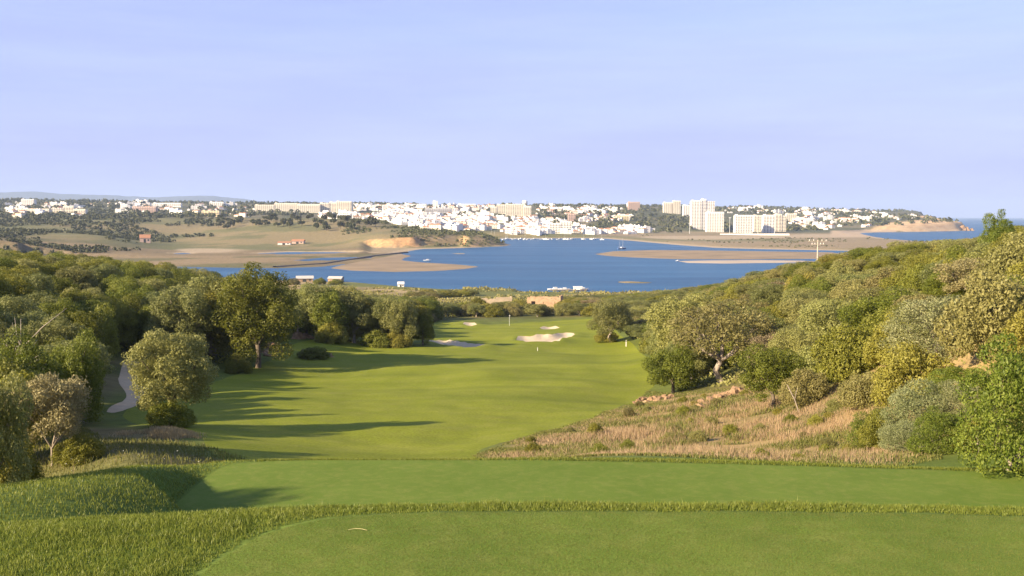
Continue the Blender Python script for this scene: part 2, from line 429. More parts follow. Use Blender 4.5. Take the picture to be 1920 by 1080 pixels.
ponds = [water_poly(p) for p in ([(470, 476), (540, 472.6), (640, 473), (700, 475), (620, 476.6), (540, 477.6)],
                                 [(545, 488.5), (600, 483.5), (690, 481.5), (700, 483.5), (640, 488), (580, 490)],
                                 [(318, 476), (345, 474), (362, 475.5), (340, 477.5)], [(-200, 486), (60, 483), (250, 484), (60, 488)])]
H0 = rbf(UU, LL)
far = (YY > 330)
fy, fx = YY[far], XX[far]
warp = (fbm(fx / 60, fy / 60, 3) - 0.5) * np.clip(fy / 60, 4, 40)
pn = fbm(fx / 90, fy / 90, 5) - 0.5
s_near = sdf_poly(fx, fy, near_land) + warp * 0.3
s_main = sdf_poly(fx, fy, main_land) + warp * 0.25
hb = H0[far]
pxs = fx / fy * F_PX + 960
# the headland breaks off in a low ochre cliff above the marsh
dc = np.interp(pxs, [640, 690, 720, 770, 800], [1135, 1112, 1092, 1084, 1096]) + (fbm(fx / 22, fy / 22, 3) - .5) * 34
wc = sstep(672, 700, pxs) * (1 - sstep(775, 792, pxs)) * (fy > 950) * (fy < 1400)
hb = hb + (np.minimum(hb, 0.6 + np.clip(fy - dc, 0, 999) * 0.85) - hb) * wc
# banks rise gently from flats and steeply at the cliffs
cliff = np.maximum(sstep(1625, 1660, pxs) * sstep(2200, 2350, fy), 0.35 * sstep(862, 880, pxs) * (1 - sstep(950, 975, pxs)) * (fy < 1500))
cliff = np.maximum(cliff, 0.55 * sstep(690, 715, pxs) * (1 - sstep(768, 785, pxs)) * (fy > 1100) * (fy < 1500))
ramp = 0.035 * (1 - cliff) + (0.9 + 0.7 * (pn + .3)) * cliff
rough_h = pn * np.clip((fy - 900) / 100, 0, 8)
def shore(s, top): return np.where(s > 0, np.minimum(np.maximum(top, 0.35), s * ramp + 0.02 + np.maximum(s - 30, 0) * 0.35), np.maximum(-3.0, s * 0.05))
h_far = np.maximum(shore(s_near, hb), shore(s_main, np.maximum(hb, 0.4) + rough_h * sstep(3, 9, hb)))
for pd in ponds:
    sp = sdf_poly(fx, fy, pd) + warp * 0.2
    h_far = np.where((sp > -8) & (fy > 500), np.minimum(h_far, np.maximum(-sp * 0.05, -0.6)), h_far)
for bk in (bank_a, bank_b, bank_c, bank_d, bank_e):
    sb = sdf_poly(fx, fy, bk) + warp * 0.12
    h_far = np.maximum(h_far, np.where(sb > 0, np.minimum(0.30 + 0.2 * (pn + .5), sb * 0.03), np.maximum(sb * 0.04, -3)))
# far mountain range behind the town
pxa = UU[far] * F_PX + 960
mh = (36 + (406 - (364 + 7 * sstep(120, 330, pxa) - 4 * np.exp(-((pxa - 370) / 60) ** 2) - 4 * np.exp(-((pxa - 60) / 70) ** 2) + 22 * sstep(400, 640, pxa) + (fbm(pxa / 55, pxa * 0, 4) - .5) * 7)) / F_PX * 15500)
h_far = np.where(fy > 8000, h_far + (np.maximum(mh - h_far, 0)) * sstep(12500, 15500, fy) * (1 - sstep(15500, 21000, fy)) * (pxa < 1500), h_far)
H = H0.copy(); H[far] = h_far
# small unevenness of the natural ground
rough_n = (fbm(XX / 7, YY / 7, 4) - 0.5) * 0.5
H += np.where(YY < 330, rough_n * sstep(34, 60, YY), 0)

def bil(A, X, Y):
    X = np.asarray(X, float); Y = np.maximum(np.asarray(Y, float), 2.3)
    u = X / Y; l = np.log(Y)
    j = np.clip(np.searchsorted(GU, u) - 1, 0, len(GU) - 2); i = np.clip(np.searchsorted(GL, l) - 1, 0, len(GL) - 2)
    a = np.clip((u - GU[j]) / (GU[j + 1] - GU[j]), 0, 1); b = np.clip((l - GL[i]) / (GL[i + 1] - GL[i]), 0, 1)
    return (A[i, j] * (1 - a) + A[i, j + 1] * a) * (1 - b) + (A[i + 1, j] * (1 - a) + A[i + 1, j + 1] * a) * b
def hz(X, Y): return bil(H, X, Y)
def ground_at(px, py, dmin=13.0):
    """first point of the ground that the photo pixel meets"""
    u, v = ray(px, py)
    Ys = np.exp(np.linspace(math.log(dmin), math.log(20000), 6000))
    z = hz(u * Ys, Ys) - (EYE + v * Ys)
    k = np.argmax(z >= 0)
    return u * Ys[k], Ys[k]

# tee terraces: flat tops with rounded banks
def uv_poly(pts, z=None):
    o = []
    for p in pts:
        if len(p) == 3: o.append(((p[0] - 960) / F_PX, math.log(p[2])))                 # (px, None, distance)
        else:
            u, v = ray(*p)
            if z is not None: D = (z - EYE) / v
            else: D = ground_at(*p)[1]
            o.append((u, math.log(D)))
    return o
Z1, Z2 = 33.4, 29.0
tee1_uv = uv_poly([(352, 1100), (385, 1068), (430, 1036), (480, 1008), (540, 988), (610, 973), (700, 964), (820, 959), (960, 957), (1200, 956.5), (1450, 957), (1700, 960), (1960, 965)], Z1) + \
          [(0.60, math.log(8.2)), (0.9, math.log(6.5)), (0.95, math.log(2.6)), (-0.45, math.log(2.6)), (-0.40, math.log(5.6))]
tee2_uv = uv_poly([(318, 956), (352, 925), (385, 895), (415, 876), (450, 868.5), (520, 864.5), (600, 863), (800, 863), (1000, 864), (1200, 866.5), (1500, 874), (1750, 881.5), (1960, 889)], Z2) + \
          [(0.58, math.log(24.5)), (0.58, math.log(17.5)), (-0.25, math.log(17.5))]
crest = np.interp(GU * F_PX + 960, [-600, 0, 300, 500, 700, 960, 1500, 2000, 2600], [7.9, 8.3, 8.55, 8.72, 8.8, 8.84, 8.82, 8.7, 8.2])
d1 = YY - crest[None, :]
frontz = Z1 - 0.12 * sstep(-0.7, 0.2, d1) - np.where(d1 > 0, 0.62 * d1 ** 1.25, 0) + 0.03 * (fbm(XX * 1.3, YY * 1.3, 3) - .5)
s_t2 = sdf_poly(UU * 1.0, LL, tee2_uv)
H = H + (Z2 - H) * sstep(-0.05, 0.0, s_t2)
k = 0.25
hh = np.clip(0.5 + 0.5 * (frontz - H) / k, 0, 1)
H = np.where(YY < 20, H * (1 - hh) + frontz * hh + k * hh * (1 - hh) * 0.6, H)
H = np.where((YY < crest[None, :] - 0.5), frontz, H)

fair_uv = smooth_loop(uv_poly([(900, None, 33), (560, None, 33), (470, None, 36), (385, 846), (382, 815), (300, 800), (238, 790), (225, 772), (290, 750), (400, 716), (470, 692), (530, 668), (545, 645), (600, 632),
        (660, 636), (730, 641), (800, 645), (815, 620), (800, 606), (850, 603), (900, 612), (960, 606), (1040, 602), (1090, 598), (1125, 598), (1150, 612), (1165, 632), (1200, 655), (1222, 690), (1238, 716),
        (1195, 752), (1120, 783), (1010, 812), (930, 832), (885, 850)]), 2)
path_uv = smooth_loop(uv_poly([(198, 776), (240, 768), (283, 750), (272, 735), (262, 715), (258, 695), (262, 676), (232, 676), (226, 695), (220, 715), (236, 735), (238, 750), (205, 762)]), 1)
def blob_uv(pts): return smooth_loop(uv_poly(pts), 2)
bunk_uv = [blob_uv(p) for p in ([(966, 641), (972, 632), (1000, 634), (1012, 630), (1036, 633), (1046, 627), (1078, 626), (1076, 633), (1050, 637), (1052, 642), (1020, 645), (990, 643)],
                                [(1008, 617.5), (1030, 613.5), (1052, 615), (1046, 619), (1020, 620)],
                                [(866, 607), (878, 604), (895, 607), (892, 612), (872, 611)],
                                [(796, 640), (830, 637.5), (858, 640), (880, 646), (910, 646), (910, 652), (885, 655), (855, 651), (820, 646)])]
ZONES = [('tee', tee1_uv), ('tee', tee2_uv), ('bunker', bunk_uv[0]), ('bunker', bunk_uv[1]), ('bunker', bunk_uv[2]), ('bunker', bunk_uv[3]),
         ('cart_path', path_uv), ('fairway', fair_uv)]
SD = [sdf_poly(UU, LL, p) for _, p in ZONES]
SD[0] = np.where(YY < 11, SD[0], -np.abs(SD[0]) - 1e-3)
for k_ in range(2, 6): H -= 0.55 * sstep(0.0, 0.012, SD[k_]) - 0.25 * sstep(-0.02, -0.001, SD[k_]) * (SD[k_] < 0.001)
H += 0.02 * sstep(-0.003, 0.004, SD[6])
# soft swells across the fairway
H += np.where(SD[7] > 0, (fbm(XX / 22 + 3, YY / 26, 3) - .5) * 1.5 * sstep(0, 0.08, SD[7]) * sstep(40, 60, YY), 0)
# sand banks as their own sheets
bank_sd = []
for bk in (bank_a, bank_b, bank_c):
    s = np.full(XX.shape, -1.0); s[far] = sdf_poly(fx, fy, bk) + warp * 0.12
    bank_sd.append(s)
SD += bank_sd
ZONES += [('sandbank', None)] * 3

# ---- cut the grid into the ground and its mown / sandy sheets along smooth outlines
R, Cn = UU.shape
V3 = np.stack([XX, YY, H], -1).reshape(-1, 3)
idx = np.arange(R * Cn).reshape(R, Cn)
quads = np.stack([idx[:-1, :-1], idx[:-1, 1:], idx[1:, 1:], idx[1:, :-1]], -1).reshape(-1, 4)
SDF = [s.ravel() for s in SD]
assign = np.full(len(quads), -1); mixed = np.zeros(len(quads), bool)
for k_, s in enumerate(SDF):
    ins = s[quads] > 0
    al, an = ins.all(1), ins.any(1)
    free = (assign < 0) & ~mixed
    assign[free & al] = k_
    mixed |= free & an & ~al
parts_v = {k_: [] for k_ in range(-1, len(SDF))}; parts_f = {k_: [] for k_ in range(-1, len(SDF))}
def clip(poly, k_):
    a, b = [], []
    n = len(poly)
    for i in range(n):
        p, q = poly[i], poly[(i + 1) % n]
        sp, sq = p[3 + k_], q[3 + k_]
        (a if sp > 0 else b).append(p)
        if (sp > 0) != (sq > 0):
            t = sp / (sp - sq); m = p + (q - p) * t; a.append(m); b.append(m)
    return a, b
ALLV = np.concatenate([V3] + [s[:, None] for s in SDF], 1)
for qi in np.nonzero(mixed)[0]:
    rest = [ALLV[i] for i in quads[qi]]
    for k_ in range(len(SDF)):
        if len(rest) < 3: break
        if max(p[3 + k_] for p in rest) <= 0: continue
        a, b = clip(rest, k_)
        if len(a) >= 3: parts_f[k_].append([p[:3] for p in a])
        rest = b
    if len(rest) >= 3: parts_f[-1].append([p[:3] for p in rest])
def sheet(k_):
    qs = quads[(assign == k_) & ~mixed]
    used, inv = np.unique(qs, return_inverse=True)
    vs_ = V3[used]; loops = inv.ravel().tolist(); sizes = [4] * len(qs)
    vmap = {}
    extra = []
    for i, v in enumerate(vs_): vmap[(round(v[0], 3), round(v[1], 3))] = i
    for poly in parts_f[k_]:
        ids = []
        for p in poly:
            key = (round(float(p[0]), 3), round(float(p[1]), 3))
            if key not in vmap: vmap[key] = len(vs_) + len(extra); extra.append(p)
            if not ids or ids[-1] != vmap[key]: ids.append(vmap[key])
        if len(ids) > 2 and ids[0] == ids[-1]: ids.pop()
        if len(set(ids)) >= 3 and len(set(ids)) == len(ids): loops += ids; sizes.append(len(ids))
    vs_ = np.concatenate([vs_, np.array(extra).reshape(-1, 3)]) if extra else vs_
    return vs_, loops, sizes

names_mat = [('tee', 'tee'), ('tee', 'tee'), ('bunker', 'bunker'), ('bunker', 'bunker'), ('bunker', 'bunker'), ('bunker', 'bunker'), ('cart_path', 'path'),
             ('fairway', 'fairway'), ('sandbank', 'bank'), ('sandbank', 'bank'), ('sandbank', 'palebank')]
for k_, (nm, mt) in enumerate(names_mat):
    o = link(nm, np_mesh(nm, *sheet(k_), [M[mt]], True)); tag(o, kind='structure')

# ---- colour of the natural ground, by what grows or lies there
gv, gl, gs = sheet(-1)
gx, gy, gz = gv[:, 0], gv[:, 1], gv[:, 2]
gpx = gx / gy * F_PX + 960
n1 = fbm(gx / 9, gy / 9, 5); n2 = fbm(gx / 70 + 9, gy / 70, 5); n3 = fbm(gx / 260, gy / 160 + 4, 5)
def C(*c): return np.array(c)
def blend(base, col, w): return base + (np.asarray(col) - base) * np.clip(w, 0, 1)[:, None]
col = np.tile(C(0.095, 0.135, 0.024), (len(gv), 1))                                     # rough turf round the tees
col = blend(col, C(0.15, 0.12, 0.055), sstep(28, 40, gy) * 0.9)                           # dry litter on the hills
col = blend(col, C(0.085, 0.10, 0.028), sstep(0.4, 0.65, n1) * sstep(30, 40, gy) * 0.8)
dry = sstep(30, 36, gy) * (1 - sstep(70, 95, gy)) * sstep(900, 1000, gpx)
col = blend(col, C(0.30, 0.215, 0.095), dry * sstep(0.3, 0.55, n1 * 0.6 + n2 * 0.4))
col = blend(col, C(0.33, 0.255, 0.135), sstep(270, 330, gy) * sstep(0.34, 0.50, n1 * 0.5 + n2 * 0.5))    # open ground by the shore
col = blend(col, C(0.13, 0.14, 0.045), sstep(300, 360, gy) * sstep(0.52, 0.62, n2))
g7 = bil(SD[7], gx, gy)
col = blend(col, C(0.115, 0.140, 0.028), sstep(-.07, -.01, g7) * (gy > 40) * (gy < 330) * (1 - dry))
fr = sstep(560, 640, gy)
col = blend(col, C(0.235, 0.185, 0.105), fr)                                            # marsh
col = blend(col, C(0.31, 0.235, 0.135), fr * sstep(0.42, 0.6, n3) * (gy < 1100))
col = blend(col, C(0.15, 0.15, 0.07), fr * sstep(0.55, 0.68, n2) * (gy < 1100) * 0.8)
fld = sstep(985, 1060, gy)
col = blend(col, C(0.20, 0.19, 0.088), fld)
col = blend(col, C(0.30, 0.24, 0.125), fld * sstep(0.42, 0.60, n3) * 0.9)
col = blend(col, C(0.15, 0.165, 0.07), fld * sstep(0.50, 0.62, n2) * 0.7)
twn = sstep(1650, 1800, gy)
col = blend(col, C(0.115, 0.125, 0.07), twn * 0.85)
col = blend(col, C(0.26, 0.21, 0.13), twn * sstep(0.52, 0.64, n2) * 0.6)
dune = (gpx > 1120) * sstep(1000, 1050, gy) * (gz < 6) * (1 - sstep(1950, 2050, gy))
col = blend(col, C(0.24, 0.215, 0.115), dune); col = blend(col, C(0.33, 0.26, 0.16), dune * sstep(0.45, 0.6, n3))
col = blend(col, C(0.50, 0.40, 0.27), (gy > 500) * (1 - sstep(0.30, 0.9, gz)) * sstep(880, 960, gy) * 0.9)
slope = np.zeros(len(gv))
gi = np.gradient(H, axis=0) / np.gradient(YY, axis=0)
gj = np.gradient(H, axis=1) / np.gradient(XX, axis=1)
SLOPE = np.hypot(gi, gj)
slope = bil(SLOPE, gx, gy)
cl = sstep(0.32, 0.6, slope) * (gy > 1000) * (gy < 3200)
cl = np.maximum(cl, sstep(1615, 1650, gpx) * (gy > 2300) * (gy < 2640) * (gz > 0.5) * sstep(0.16, 0.3, slope))
col = blend(col, C(0.56, 0.38, 0.20), cl); col = blend(col, C(0.42, 0.26, 0.13), cl * (gpx < 1000) * (gy < 1500)); col = blend(col, C(0.42, 0.22, 0.11), cl * sstep(0.52, 0.62, n2 * .5 + n1 * .5) * 0.8)
far_c = (gpx > 1600) & (gy > 2250) & (gy < 2800)
sm = np.full(len(gv), 999.0); sm[far_c] = sdf_poly(gx[far_c], gy[far_c], main_land)
capec = (sm < 95 + 60 * (n1 - .5)) * sstep(1630, 1665, gpx) * (gz > 0.3)
col = blend(col, C(0.58, 0.41, 0.23), capec * .95); col = blend(col, C(0.40, 0.25, 0.13), capec * sstep(.5, .62, n1) * .6)
beach = (gpx > 1560) * (gpx < 1680) * (gy > 1700) * (gy < 2500) * (gz < 5)
col = blend(col, C(0.52, 0.40, 0.27), beach)
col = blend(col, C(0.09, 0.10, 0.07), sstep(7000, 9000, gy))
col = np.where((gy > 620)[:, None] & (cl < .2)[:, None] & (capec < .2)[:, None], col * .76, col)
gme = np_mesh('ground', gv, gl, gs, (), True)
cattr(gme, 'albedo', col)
m, nt, ns, ls, b = mat_new('natural ground')
at = nd(nt, 'ShaderNodeAttribute', attribute_name='albedo')
nf, nm_ = noise(nt, 9.0, 4, 0.7), noise(nt, 0.35, 5, 0.65)
hv = nd(nt, 'ShaderNodeHueSaturation'); ls.new(at.outputs['Color'], hv.inputs['Color'])
mu = nd(nt, 'ShaderNodeMath', operation='MULTIPLY')
ls.new(rng(nt, nf, 0.25, 0.75, 0.65, 1.35), mu.inputs[0]); ls.new(rng(nt, nm_, 0.3, 0.7, 0.75, 1.25), mu.inputs[1])
ls.new(mu.outputs[0], hv.inputs['Value']); ls.new(hv.outputs[0], b.inputs['Base Color'])
b.inputs['Roughness'].default_value = 0.95; b.inputs['Specular IOR Level'].default_value = 0.1
bump(nt, b, nf, 0.4, 0.03)
gme.materials.append(m); M['ground'] = m
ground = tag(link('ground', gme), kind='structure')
# the hill behind the camera, so that the ground does not end at the lens
mb = MB(); xs = np.linspace(-300, 300, 13); ys = np.linspace(-260, 2.15, 10)
bv = [(x, y, 33.4 - 0.0006 * (abs(x) ** 1.5) - 0.0 * y) for y in ys for x in xs]
bl = []
for i in range(9):
    for j in range(12): bl += [i * 13 + j, i * 13 + j + 1, (i + 1) * 13 + j + 1, (i + 1) * 13 + j]
bme = np_mesh('hilltop', bv, bl, [4] * 108, [M['fairway']], True)
tag(link('hilltop', bme), kind='structure')

# ------------------------------------------------------------------ water
m, nt, ns, ls, b = mat_new('estuary water')
tc = nd(nt, 'ShaderNodeTexCoord')
mp = nd(nt, 'ShaderNodeMapping'); mp.inputs['Scale'].default_value = (0.004, 0.022, 1)
ls.new(tc.outputs['Object'], mp.inputs[0])
streak = noise(nt, 1.0, 5, 0.6, mp.outputs[0])
ls.new(mixc(nt, rng(nt, streak, 0.3, 0.72), (0.0050, 0.050, 0.125), (0.034, 0.122, 0.235)), b.inputs['Base Color'])
b.inputs['Roughness'].default_value = 0.35
b.inputs['IOR'].default_value = 1.33
b.inputs['Specular IOR Level'].default_value = 0.12
mp2 = nd(nt, 'ShaderNodeMapping'); mp2.inputs['Scale'].default_value = (0.12, 0.35, 1); ls.new(tc.outputs['Object'], mp2.inputs[0])
bump(nt, b, noise(nt, 1.0, 5, 0.65, mp2.outputs[0]), 0.7, 0.6)
ux = np.array([-24000, -6000, -2000, -800, 0, 800, 2000, 6000, 24000]); uy = np.array([380, 700, 1200, 2000, 4000, 9000, 27500])
wv = [(x, y, 0) for y in uy for x in ux]; wlp = []
for i in range(len(uy) - 1):
    for j in range(len(ux) - 1): wlp += [i * 9 + j, i * 9 + j + 1, (i + 1) * 9 + j + 1, (i + 1) * 9 + j]
tag(link('water', np_mesh('water', wv, wlp, [4] * 48, [m])), kind='structure')
# ------------------------------------------------------------------ plants
M['leaf_oak'] = leaf_mat('oak leaves', (0.100, 0.125, 0.011), (0.255, 0.270, 0.036), (0.235, 0.215, 0.036), trans=0.40)
M['leaf_olive'] = leaf_mat('olive leaves', (0.150, 0.166, 0.042), (0.320, 0.326, 0.108), (0.270, 0.250, 0.075), trans=0.38)
M['leaf_shrub'] = leaf_mat('shrub leaves', (0.135, 0.150, 0.016), (0.310, 0.308, 0.048), (0.260, 0.235, 0.045), trans=0.40)
M['leaf_heath'] = leaf_mat('heath leaves', (0.170, 0.158, 0.046), (0.325, 0.300, 0.105), (0.250, 0.255, 0.070), trans=0.38)
M['leaf_sparse'] = leaf_mat('dry leaves', (0.18, 0.135, 0.068), (0.31, 0.24, 0.13), (0.25, 0.22, 0.095), trans=0.3)
M['leaf_silver'] = leaf_mat('silver leaves', (0.130, 0.150, 0.045), (0.35, 0.36, 0.175), trans=0.3, var=0.08)
M['leaf_bright'] = leaf_mat('bright leaves', (0.085, 0.120, 0.010), (0.250, 0.280, 0.042), trans=0.4, var=0.1)
M['leaf_far'] = leaf_mat('far foliage', (0.060, 0.068, 0.024), (0.115, 0.115, 0.042), trans=0.15, var=0.25)

def rdir(rs, n):
    v = rs.normal(size=(n, 3)); return v / np.linalg.norm(v, axis=1, keepdims=True)
def norm(v): return v / (np.linalg.norm(v, axis=1, keepdims=True) + 1e-9)

def leaf_cloud(rs, blobs, n, L, W, spread=0.7, up=0.2, low=0.45, hollow=0.35, sprig=0.0):
    """small rhombic leaves over the surface and through the outer volume of overlapping clumps"""
    B = np.array(blobs)
    p = B[:, 3] ** 2; p /= p.sum()
    k = rs.choice(len(B), int(n * 2.2), p=p)
    d = rdir(rs, len(k))
    keep = (d[:, 2] > -0.25) | (rs.rand(len(k)) < low)
    k, d = k[keep], d[keep]
    rr = 1.06 - hollow * rs.rand(len(k)) ** 1.6
    wob = 1 + 0.16 * np.sin(d[:, 0] * 7 + k * 1.3) * np.sin(d[:, 1] * 6 + k) + 0.10 * np.sin(d[:, 2] * 11 + k * 2.1)
    rr = np.where(rs.rand(len(k)) < .05, rr * 1.18, rr)
    c = B[k, :3] + d * (B[k, 3] * rr * wob)[:, None] * np.array([1, 1, 0.86])
    dist = np.linalg.norm((c[:, None] - B[None, :, :3]) / np.array([1, 1, 0.86]), axis=2) / B[None, :, 3]
    dist[np.arange(len(k)), k] = 9
    ok = (dist.min(1) > 0.74) & (c[:, 2] > 0.03)
    c, d, k = c[ok][:n], d[ok][:n], k[ok][:n]
    n = len(c)
    nr = norm(d + np.array([0, 0, up]) + spread * rs.normal(size=(n, 3)))
    t = rs.normal(size=(n, 3)) + sprig * (d + np.array([0, 0, 0.8]))
    t = norm(t - (t * nr).sum(1, keepdims=True) * nr)
    b = np.cross(nr, t)
    s = (0.6 + 0.8 * rs.rand(n))[:, None]
    V = np.stack([c - t * L * .5 * s, c + b * W * .5 * s, c + t * L * .5 * s, c - b * W * .5 * s], 1).reshape(-1, 3)
    # tint: leaf by leaf, with whole clumps a bit lighter or darker
    tint = np.clip(0.45 + 0.28 * rs.normal(size=n) + 0.16 * np.sin(k * 2.7), 0, 1)
    return V, np.repeat(tint, 4)

def leaf_mesh(name, V, tint, mat):
    nq = len(V) // 4
    me = np_mesh(name, V, np.arange(len(V)), np.full(nq, 4), [mat])
    fattr(me, 'tint', tint)
    return me

def fit_blobs(out, R, H):
    B = np.array(out); k = R * 1.04 / np.sort(np.hypot(B[:, 0], B[:, 1]) + B[:, 3])[-3]; kz = H / (B[:, 2] + B[:, 3] * .86).max()
    B[:, :2] *= k; B[:, 3] *= (k + kz) / 2; B[:, 2] *= kz
    return [tuple(b) for b in B]
def crown_blobs(rs, H, R, base, k, flat=1.0, core=True):
    """many unequal clumps round an uneven dome that hangs down to its base height"""
    cz, rz = (H + base) / 2, (H - base) / 2
    out = [(0, 0, cz, min(R, rz) * 0.55)] if core else []
    k = int(k * 1.7); lob = rs.rand(3) * 6.28
    for i in range(k):
        a = 2.399 * i + rs.rand() * 0.9
        e = -0.88 + 1.83 * (i + rs.rand() * 0.9) / k
        e = min(max(e, -0.9), 0.97)
        q = math.sqrt(max(0, 1 - e * e)) if e > -.35 else (.94 + .25 * (e + .35))
        f = (0.58 + 0.26 * rs.rand()) * (1 + .13 * math.sin(a * 2 + lob[0]) + .10 * math.sin(a * 3 + lob[1] + e * 2))
        r = (0.17 + 0.19 * rs.rand() ** 1.4) * min(R, rz * 1.3)
        out.append((math.cos(a) * q * R * f, math.sin(a) * q * R * f, cz + e * rz * f * flat * 1.05, r))
    return fit_blobs(out, R, H)

def trunk_mb(rs, blobs, base, r0, fork, bend=0.25, twigs=0, nl=6, k=7, lean=(0, 0)):
    mb = MB()
    f = np.array([lean[0], lean[1], fork])
    mid = f * 0.5 + np.array([rs.normal() * bend * .4, rs.normal() * bend * .4, 0])
    mb.tube([(0, 0, -0.35), (0, 0, 0.05), mid, f], [r0 * 1.5, r0 * 1.15, r0 * .92, r0 * .85], k)
    bl = sorted(blobs, key=lambda q: -q[3])[:nl]
    ends = []
    for q in bl:
        e = np.array(q[:3]); m1 = f + (e - f) * 0.45 + rs.normal(size=3) * bend * 0.6
        mb.tube([f - np.array([0, 0, r0 * .4]), m1, e], [r0 * .62, r0 * .4, r0 * .16], 5, cap=False)
        ends.append((m1, e, q[3]))
    for i in range(twigs):
        m1, e, r = ends[rs.randint(len(ends))]
        s = m1 + (e - m1) * rs.rand()
        d = rdir(rs, 1)[0] + np.array([0, 0, 0.4]); d /= np.linalg.norm(d)
        l = r * (0.7 + 0.9 * rs.rand())
        mb.tube([s, s + d * l * .55 + rs.normal(size=3) * .06 * l, s + d * l], [r0 * .16, r0 * .10, r0 * .03], 3, cap=False)
    return mb

PROTO = {}
PARK = []
def proto(key, name, leafmat, barkmat, seed, H, R, base, k, n, L, W, r0, fork, twigs=0, flat=1.0, nl=6, bend=0.25, blobs=None, crown='crown', stem='trunk', lean=(0, 0), **kw):
    rs = np.random.RandomState(seed)
    bl = blobs or crown_blobs(rs, H, R, base, k, flat)
    V, t = leaf_cloud(rs, bl, n, L, W, **kw)
    PROTO[key] = (name, leaf_mesh(key + ' crown', V, t, M[leafmat]), trunk_mb(rs, bl, base, r0, fork, bend, twigs, nl, lean=lean).mesh(key + ' trunk', [M[barkmat]], True), H, R, crown, stem)

def low_blobs(rs, R, H, k):
    """clumps of a shrub that is leafy down to the ground"""
    out = [(0, 0, H * .40, min(R, H) * .5)]
    k = int(k * 1.9)
    for i in range(k):
        a = 2.399 * i + rs.rand(); f = math.sqrt((i + .5) / k) * 0.80 * (.9 + .2 * rs.rand())
        hgt = H * (0.80 - 0.48 * f * f) * (0.72 + 0.42 * rs.rand())
        r = (0.17 + 0.15 * rs.rand()) * R
        out.append((math.cos(a) * R * f, math.sin(a) * R * f, max(hgt, r * .5), r))
    for i in range(int(k * .8)):
        a = 2.399 * i + rs.rand(); f = .62 + .22 * rs.rand(); r = (0.20 + 0.14 * rs.rand()) * R
        out.append((math.cos(a) * R * f, math.sin(a) * R * f, r * .5 + H * .30 * rs.rand(), r))
    return fit_blobs(out, R, H)

proto('oakA', 'evergreen_oak', 'leaf_oak', 'bark', 11, 8.0, 3.9, .7, 20, 30000, .185, .095, .24, 1.9, low=.8)
proto('oakB', 'evergreen_oak', 'leaf_oak', 'bark', 12, 7.0, 4.2, .5, 22, 30000, .185, .095, .24, 1.6, low=.8)
proto('oakC', 'evergreen_oak', 'leaf_oak', 'bark', 13, 9.0, 3.6, .4, 21, 30000, .185, .095, .26, 2.2, low=.8)
proto('bigoak', 'evergreen_oak', 'leaf_oak', 'bark', 16, 13.5, 5.4, .8, 34, 44000, .22, .115, .32, 3.0, low=.8)
proto('tall', 'evergreen_oak', 'leaf_oak', 'bark', 14, 11.0, 3.0, 5.6, 16, 12000, .26, .14, .24, 5.0, low=.8)
proto('oliveA', 'olive_tree', 'leaf_olive', 'bark', 21, 6.2, 2.7, .45, 19, 30000, .155, .06, .20, 1.7, sprig=0.5, low=.7)
proto('oliveB', 'olive_tree', 'leaf_olive', 'palebark', 22, 5.6, 3.0, .8, 18, 26000, .165, .066, .18, 1.3, sprig=0.5, twigs=30, low=.7)
proto('oliveC', 'olive_tree', 'leaf_olive', 'palebark', 23, 6.8, 2.9, .9, 20, 28000, .165, .066, .20, 1.6, sprig=0.5, twigs=20, low=.7)
for i in range(4):
    rs_ = np.random.RandomState(30 + i); R_ = 2.2
    proto('shrub%d' % i, 'mastic_shrub' if i < 2 else 'heath_shrub', 'leaf_shrub' if i < 2 else 'leaf_heath', 'bark', 30 + i, 2.9, R_, .2, 12, 17000, .125, .066, .07, .35, blobs=low_blobs(rs_, R_, 2.9 - .35 * (i % 2), 11 + i), crown='foliage', stem='stems', sprig=0.3, twigs=16 if i > 1 else 0, low=.8)
for i in range(2):
    proto('sparse%d' % i, 'dry_tree', 'leaf_sparse', 'palebark', 41 + i, 4.2, 2.1, .9, 14, 15000 - 6500 * i, .13, .055, .07, .9, twigs=110, hollow=.7, spread=1.0, sprig=.5)
rs_ = np.random.RandomState(77)
proto('gnarled', 'olive_tree', 'leaf_heath', 'palebark', 44, 5.4, 3.3, 1.9, 20, 13000, .16, .07, .19, 1.5, twigs=90, hollow=.5, sprig=.5, bend=.45, nl=9, low=.3)

def plant(key, x, y, height=None, width=None, rz=None, label='', cat='tree', group=None, sink=0.06, z=None, zs=None):
    name, cm, tm, H_, R_, cn, sn = PROTO[key]
    s = (height / H_) if height else 1.0
    w = (width / (2 * R_)) if width else s
    z = float(hz(x, y)) if z is None else z
    e = empty(name, (x, y, z - sink), random.random() * 6.28 if rz is None else rz, (w, w, s))
    link(cn, cm, e); link(sn, tm, e)
    tag(e, label, cat, group)
    return e

def px_plant(key, px, base, toppx, wpx, label, cat='tree', D=None, rz=None, group=None):
    """base: photo y where the stem meets the ground (or None with D given); toppx: photo y of the crown's top; wpx: crown width in photo pixels"""
    if D is None: x, y = ground_at(px, base)
    else: x, y = ((px - 960) / F_PX * D, D)
    z = float(hz(x, y)); u, v = ray(px, toppx)
    x = u * y if D else x
    h = EYE + v * y - z
    print('plant', key, px, 'D %.0f h %.1f w %.1f' % (y, h, wpx / F_PX * y))
    return plant(key, x, y, max(h, 0.8), wpx / F_PX * y * 1.04, rz, label, cat, group), x, y

HERO = []
def hero(*a, **k):
    e, x, y = px_plant(*a, **k); HERO.append((x, y, a[4] / F_PX * y * .42)); return e

